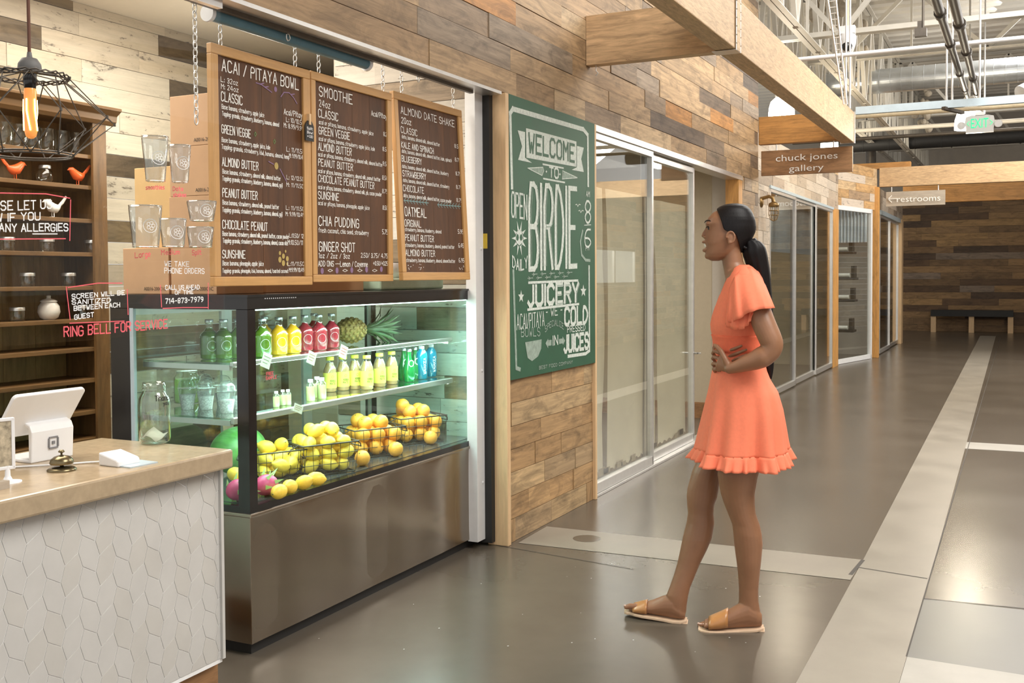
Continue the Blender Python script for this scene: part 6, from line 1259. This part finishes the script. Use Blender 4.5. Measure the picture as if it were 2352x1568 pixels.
# face
for pts, rs in ((((1626.5, 519, 0), (1621.5, 529, 0), (1616.8, 537, 0), (1615.2, 541, 0), (1620, 545, 0)), (.0055, .0066, .0080, .0085, .0068)),): bd.tube([P(*p) for p in pts], list(rs), 12)
for s in (-1, 1):
    bd.ell(P(1620.5, 544.5, s * .0128), (.010, .0068, .0066), 10, 8); bd.ell(P(1628, 513.5, s * .026), (.013, .020, .007), 12, 8)
    c = P(1678, 546, s * .074); bd.ell(c, (.0150, .006, .0215), 14, 10)
    bd.tube([c + Vector((.017 * math.cos(q), s * .006, .023 * math.sin(q) + .002)) for q in [math.radians(a) for a in range(-100, 190, 24)]], .0042, 8); bd.ell(c + Vector((-.004, s * .003, -.019)), (.0075, .006, .008), 10, 6)
for pts in (((1637, 559, -.033), (1623, 556, -.022), (1616, 555.5, -.007), (1615, 556, 0), (1616, 555.5, .007), (1623, 556, .022), (1637, 559, .033)),): bd.tube([P(*p) for p in pts], [.003, .0052, .0062, .0058, .0062, .0052, .003], 10)
for pts in (((1637, 561, -.033), (1627, 571.5, -.024), (1618.5, 574.5, -.010), (1617, 575, 0), (1618.5, 574.5, .010), (1627, 571.5, .024), (1637, 561, .033)),): bd.tube([P(*p) for p in pts], [.003, .0056, .0072, .0075, .0072, .0056, .003], 10)
bd.ell(P(1626, 588, 0), (.0135, .019, .013), 14, 10)
me = bd.mesh('raw', ['skin']); ob = bpy.data.objects.new('raw', me); COL.objects.link(ob)
rm = ob.modifiers.new('r', 'REMESH'); rm.mode = 'VOXEL'; rm.voxel_size = .0028; rm.use_smooth_shade = True
sm = ob.modifiers.new('s', 'SMOOTH'); sm.factor = .5; sm.iterations = 3
bpy.context.view_layer.update(); dg = bpy.context.evaluated_depsgraph_get(); bm_ = bpy.data.meshes.new_from_object(ob.evaluated_get(dg)); bm_.name = 'body'
bm_.polygons.foreach_set('use_smooth', [True] * len(bm_.polygons)); bpy.data.objects.remove(ob)
body = bpy.data.objects.new('body', bm_); COL.objects.link(body); body.parent = wo_
def wpart(mb, nm, mats, par=None, **k): o = mb.build(nm, mats, None, org=(0, 0, 0), **k); o.parent = par or wo_; return o
for s in (-1, 1):
    m = MB(); c = P(1632.5, 524.5, s * .031); m.ell(c, (.0118, .0115, .0068), 16, 12); o = wpart(m, 'eye', 'eye_white')
    m = MB(); m.ell(c + Vector((-.0062, s * .0042, .0)), (.0064, .0062, .0056), 12, 8); wpart(m, 'iris', 'eye_dark', o)
    m = MB(); m.tube([P(1621.5, 523, s * .0235), P(1623, 521, s * .030), P(1627, 520.5, s * .037), P(1634, 523.5, s * .0435)], [.0014, .0024, .0024, .001], 8); wpart(m, 'eyelash', 'eye_dark')
    m = MB(); m.tube([P(1618.6, 511.5, s * .012), P(1619.8, 508.5, s * .024), P(1623.5, 506.3, s * .034), P(1629, 506, s * .042), P(1636, 509.5, s * .049)], [.0018, .0026, .0026, .0022, .0008], 8, sy=.6); wpart(m, 'eyebrow', 'hair_black')
m = MB(); Tt = [[P(px, py, v) for px, v in ((1634, -.0275), (1625.5, -.0195), (1619.2, -.009), (1617.8, 0), (1619.2, .009), (1625.5, .0195), (1634, .0275))] for py in (557, 562, 567)]
m.grid(Tt); wpart(m, 'teeth', 'teeth', solid=.003)
m = MB(); Tt = [[P(px + 6, py, v) for px, v in ((1631, -.023), (1622.5, -.018), (1617.2, -.008), (1616, 0), (1617.2, .008), (1622.5, .018), (1631, .023))] for py in (560, 571)]; m.grid(Tt); wpart(m, 'mouth_cavity', 'eye_dark', solid=.002)
# hair: sleek cap, tie and long ponytail
HL = [(465, 1650), (480, 1646), (490, 1650), (500, 1654), (515, 1659), (523, 1661), (528, 1664), (532, 1672), (535, 1686), (541, 1691), (560, 1697), (575, 1702), (600, 1706)]
def hl(z):
    py = 1433 - z / KZ
    for (a, x), (b, y) in zip(HL, HL[1:]):
        if a <= py <= b: return (x + (y - x) * (py - a) / (b - a) - 1690) * .00175
    return -.07 if py < 465 else .03
hm = MB(); hrow = [(468.5, 1676, 1696, .014), (470.5, 1664, 1706, .034), (475, 1653, 1716, .052), (482, 1644, 1723, .064), (490, 1635, 1728, .070), (500, 1627, 1732, .0755), (507, 1624, 1734, .077), (514, 1620, 1735, .0775), (521, 1621, 1735.5, .0775), (527, 1622, 1735, .077), (533, 1621, 1734, .076), (540, 1620, 1731, .0745), (548, 1619, 1727, .072), (556, 1618, 1720, .068), (564, 1618, 1713, .062), (572, 1618, 1708, .056), (580, 1618, 1705, .050)]
hq = []
for (a, b) in zip(hrow, hrow[1:]):
    for k in range(4): g_ = k / 4; hq.append(tuple(x + (y - x) * g_ for x, y in zip(a, b)))
hq.append(hrow[-1])
hs = []
for (py, fr_, bk, hw) in hq:
    A = P(fr_, py); B = P(bk, py); c = (A + B) / 2; ru = (B.x - A.x) / 2; q = max(-1, min(1, (c.x - hl(c.z)) / ru)); q = (abs(q) ** (1 / .92)) * (1 if q > 0 else -1); t0 = math.acos(q) if hl(c.z) > A.x else 0.0
    row = []
    for k in range(81):
        t = t0 + (2 * math.pi - 2 * t0) * k / 80; cs, sn = math.cos(t), math.sin(t)
        row.append(c + Vector((-ru * abs(cs) ** .92 * (1 if cs > 0 else -1), hw * abs(sn) ** .92 * (1 if sn > 0 else -1), 0)))
    hs.append(row)
hm.grid(hs); hm.add(hs[0], [tuple(range(81))]); wpart(hm, 'hair', 'hair_black', solid=.004)
m = MB(); m.tube([P(1713 + 7 * math.cos(a) * 1.0, 556 + 14 * math.sin(a), .024 * math.cos(a + 1.2)) for a in [k * .5236 for k in range(12)]], .006, 8, closed=True); wpart(m, 'hair_tie', 'hair_black')
m = MB(); pt = [(1708, 553, .0, .012), (1714, 552, .0, .024), (1724, 553, .0, .034), (1731, 565, .003, .043), (1733, 580, .006, .048), (1738, 600, .010, .046), (1744, 625, .014, .042), (1749, 655, .018, .038), (1753, 685, .02, .035), (1758, 725, .022, .031), (1762, 770, .022, .027), (1766, 820, .022, .021), (1769, 850, .022, .013), (1771, 870, .022, .003)]
pt = smoothpath(pt)
pr = []
for px, py, v, r_ in pt:
    c = P(px, py, v); pr.append([c + Vector((r_ * (1 + .05 * math.sin(9 * q)) * math.cos(q), r_ * .8 * (1 + .05 * math.sin(9 * q + 1)) * math.sin(q), .3 * r_ * math.cos(q) if r_ < .03 else 0)) for q in [k * 6.2832 / 40 for k in range(40)]])
m.rows(pr, 40); wpart(m, 'ponytail', 'hair_black')
# dress
D = [(609, 1694, 1724, .078), (616, 1684, 1733, .110), (626, 1676, 1743, .138), (640, 1668, 1751, .158), (660, 1660, 1758, .166), (685, 1650, 1761, .164), (710, 1641, 1762, .156), (728, 1635, 1761, .150), (744, 1632, 1760, .146), (757, 1633, 1757, .138), (768, 1636, 1754, .128), (775, 1639, 1752, .122)]
def vneck(c, i, j):
    py = 1433 - c.z / KZ; vh = max(0, .066 * (745 - py) / 125)
    if c.x < -.012 and abs(c.y) < vh: return False
    if py < 622 and abs(c.y) < .058: return False
    return True
m = MB(); n_ = 72; rr = []
dd = []
for (a, b) in zip(D, D[1:]):
    for k in range(3): f = k / 3; dd.append(tuple(x + (y - x) * f for x, y in zip(a, b)))
dd.append(D[-1])
for i, r_ in enumerate(dd):
    q = max(0, (r_[0] - 735) / 40); rr.append(ring(r_[1], r_[2], r_[3], 0, r_[0], n_, .95, wave=lambda t: .012 * q * math.sin(26 * t) + .006 * math.sin(7 * t + i * .2)))
m.rows(rr, n_, capa=False, capb=False, keep=vneck); dress = wpart(m, 'dress', 'coral', solid=.004)
m = MB(); m.rows([ring(f, b, h, 0, py, 96, .95, wave=lambda t: .004 * math.sin(44 * t)) for py, f, b, h in ((768, 1634, 1756, .1305), (772, 1635.5, 1755, .128), (779, 1637, 1753.5, .1265), (788, 1638, 1752.5, .1255), (798, 1638, 1752.5, .1275), (805, 1637.5, 1753.5, .130))], 96, capa=False, capb=False); wpart(m, 'waistband', 'coral_band', dress, solid=.004)
S = [(800, 1640, 1751, .125), (820, 1640, 1753, .130), (851, 1637, 1761, .143), (870, 1634, 1769, .156), (902, 1629, 1788, .174), (943, 1621, 1798, .184), (985, 1613, 1803, .190), (1015, 1608, 1806, .196), (1034, 1604, 1809, .200)]
m = MB(); rr = []; Sd = []
for (a, b) in zip(S, S[1:]):
    for k in range(3): f = k / 3; Sd.append(tuple(x + (y - x) * f for x, y in zip(a, b)))
Sd.append(S[-1])
fold = lambda t, q: q * (.050 * math.sin(5 * t + .6) + .070 * math.sin(9 * t + 2) + .045 * math.sin(14 * t))
for r_ in Sd:
    q = max(0, (r_[0] - 830) / 205) ; rr.append(ring(r_[1], r_[2], r_[3], 0, r_[0], 96, 1.0, wave=lambda t: fold(t, q)))
m.rows(rr, 96, capa=False, capb=False); wpart(m, 'skirt', 'coral', dress, solid=.004)
m = MB(); rr = []
for k in range(7):
    f = k / 6; py = 1032 + 26 * f; R9 = ring(1604.5 - 13 * f, 1809 + 11 * f, .2005 + .022 * f, 0, py, 288, 1.0, wave=lambda t: fold(t, 1) + (.006 + .034 * f) * math.sin(34 * t + .8 * math.sin(3 * t)) + .018 * f * math.sin(53 * t)); rr.append([p + Vector((0, 0, -.012 * f * math.cos(6.2832 * j / 288 - 4.4))) for j, p in enumerate(R9)])
m.rows(rr, 288, capa=False, capb=False); wpart(m, 'hem_ruffle', 'coral', dress, solid=.003)
def sleeve(s):
    top = [(1672, 690, -.120), (1676, 660, -.140), (1688, 634, -.145), (1704, 616, -.110), (1724, 613, -.100), (1743, 630, -.095), (1758, 655, -.085)]
    hem = [(1669, 738, -.150), (1678, 741, -.185), (1698, 732, -.222), (1722, 717, -.246), (1750, 709, -.258), (1770, 708, -.240), (1778, 707, -.185)]
    hem2 = [(1666, 744, -.140), (1672, 752, -.165), (1690, 757, -.186), (1705, 756, -.196), (1716, 748, -.205), (1722, 738, -.210), (1724, 730, -.21)]
    for nm, hm_, wv_ in (('flutter_sleeve', hem, .006), ('sleeve_underlayer', hem2, .004)):
        G_ = []
        for i in range(13):
            f = i / 12; row = []
            for j in range(49):
                t = j / 48 * 6; a = int(min(t, 5)); g = t - a; g = g * g * (3 - 2 * g) * .5 + g * .5
                A = Vector(top[a]).lerp(Vector(top[a + 1]), g); B = Vector(hm_[a]).lerp(Vector(hm_[a + 1]), g); q = A.lerp(B, f)
                bul = math.sin(f * math.pi * .85) * .036
                pos = P(q.x, q.y, q.z - bul - wv_ * f * math.sin(j * .55)); pos.x += .004 * f * math.sin(j * .8)
                if s > 0: pos.y = -pos.y
                row.append(pos)
            G_.append(row)
        m = MB(); m.grid(G_); wpart(m, nm, 'coral', dress, solid=.003)
sleeve(-1); sleeve(1)
# sandals
for F, key, strap, lab in ((FF, 'f', (1487, 1455), 'tan slide sandal of the forward foot'), (FB, 'b', (1672, 1628), 'tan slide sandal of the nearer foot')):
    ext = [(F[0][0] + 4, F[0][2] + 1, .022, F[0][4])] + [(p[0], p[2] + 1, p[3] + .004, p[4]) for p in F[1:]] + [(F[-1][0] - 8, F[-1][2] + 1, .038, F[-1][4]), (F[-1][0] - 14, F[-1][2] + .5, .026, F[-1][4])]
    rt = []
    for px, b_, hw, vc in ext:
        c = P(px, b_, vc); rt.append([c + Vector((0, hw, 0)), c + Vector((0, -hw, 0)), c + Vector((0, -hw, -.012)), c + Vector((0, hw, -.012))])
    m = MB(); m.rows(rt, 4, smooth=False); so = wpart(m, 'sandal', 'sandal_sole', bevel=.003); so['label'] = lab
    c = P(F[0][0] - 12, F[0][2] + 1, F[0][4]); m = MB(); m.obox(c + Vector((0, 0, -.014)), (.032, .028, .004)); wpart(m, 'heel_pad', 'sandal_sole', so, bevel=.002)
    rs = []
    for k in range(7):
        px = strap[0] + (strap[1] - strap[0]) * k / 6
        for a, b in zip(F, F[1:]):
            if b[0] <= px <= a[0]: f = (a[0] - px) / (a[0] - b[0]); q = [x + (y - x) * f for x, y in zip(a, b)]
        A, B = P(px, q[1], q[4]), P(px, q[2], q[4]); c = (A + B) / 2; hh = abs(A.z - B.z) / 2 + .005; hw = q[3] + .005
        rs.append([c + Vector((0, hw * math.cos(t), hh * math.sin(t))) for t in [math.radians(-38 + 256 * j / 16) for j in range(17)]])
    m = MB(); m.grid(rs); wpart(m, 'strap', 'sandal_tan', so, solid=.003)
    for e_, r_ in TOES[key]: m = MB(); m.ell(e_ + Vector((-r_ * .35, 0, r_ * .55)), (r_ * .5, r_ * .62, r_ * .28), 8, 6); wpart(m, 'toenail', 'skin_light')
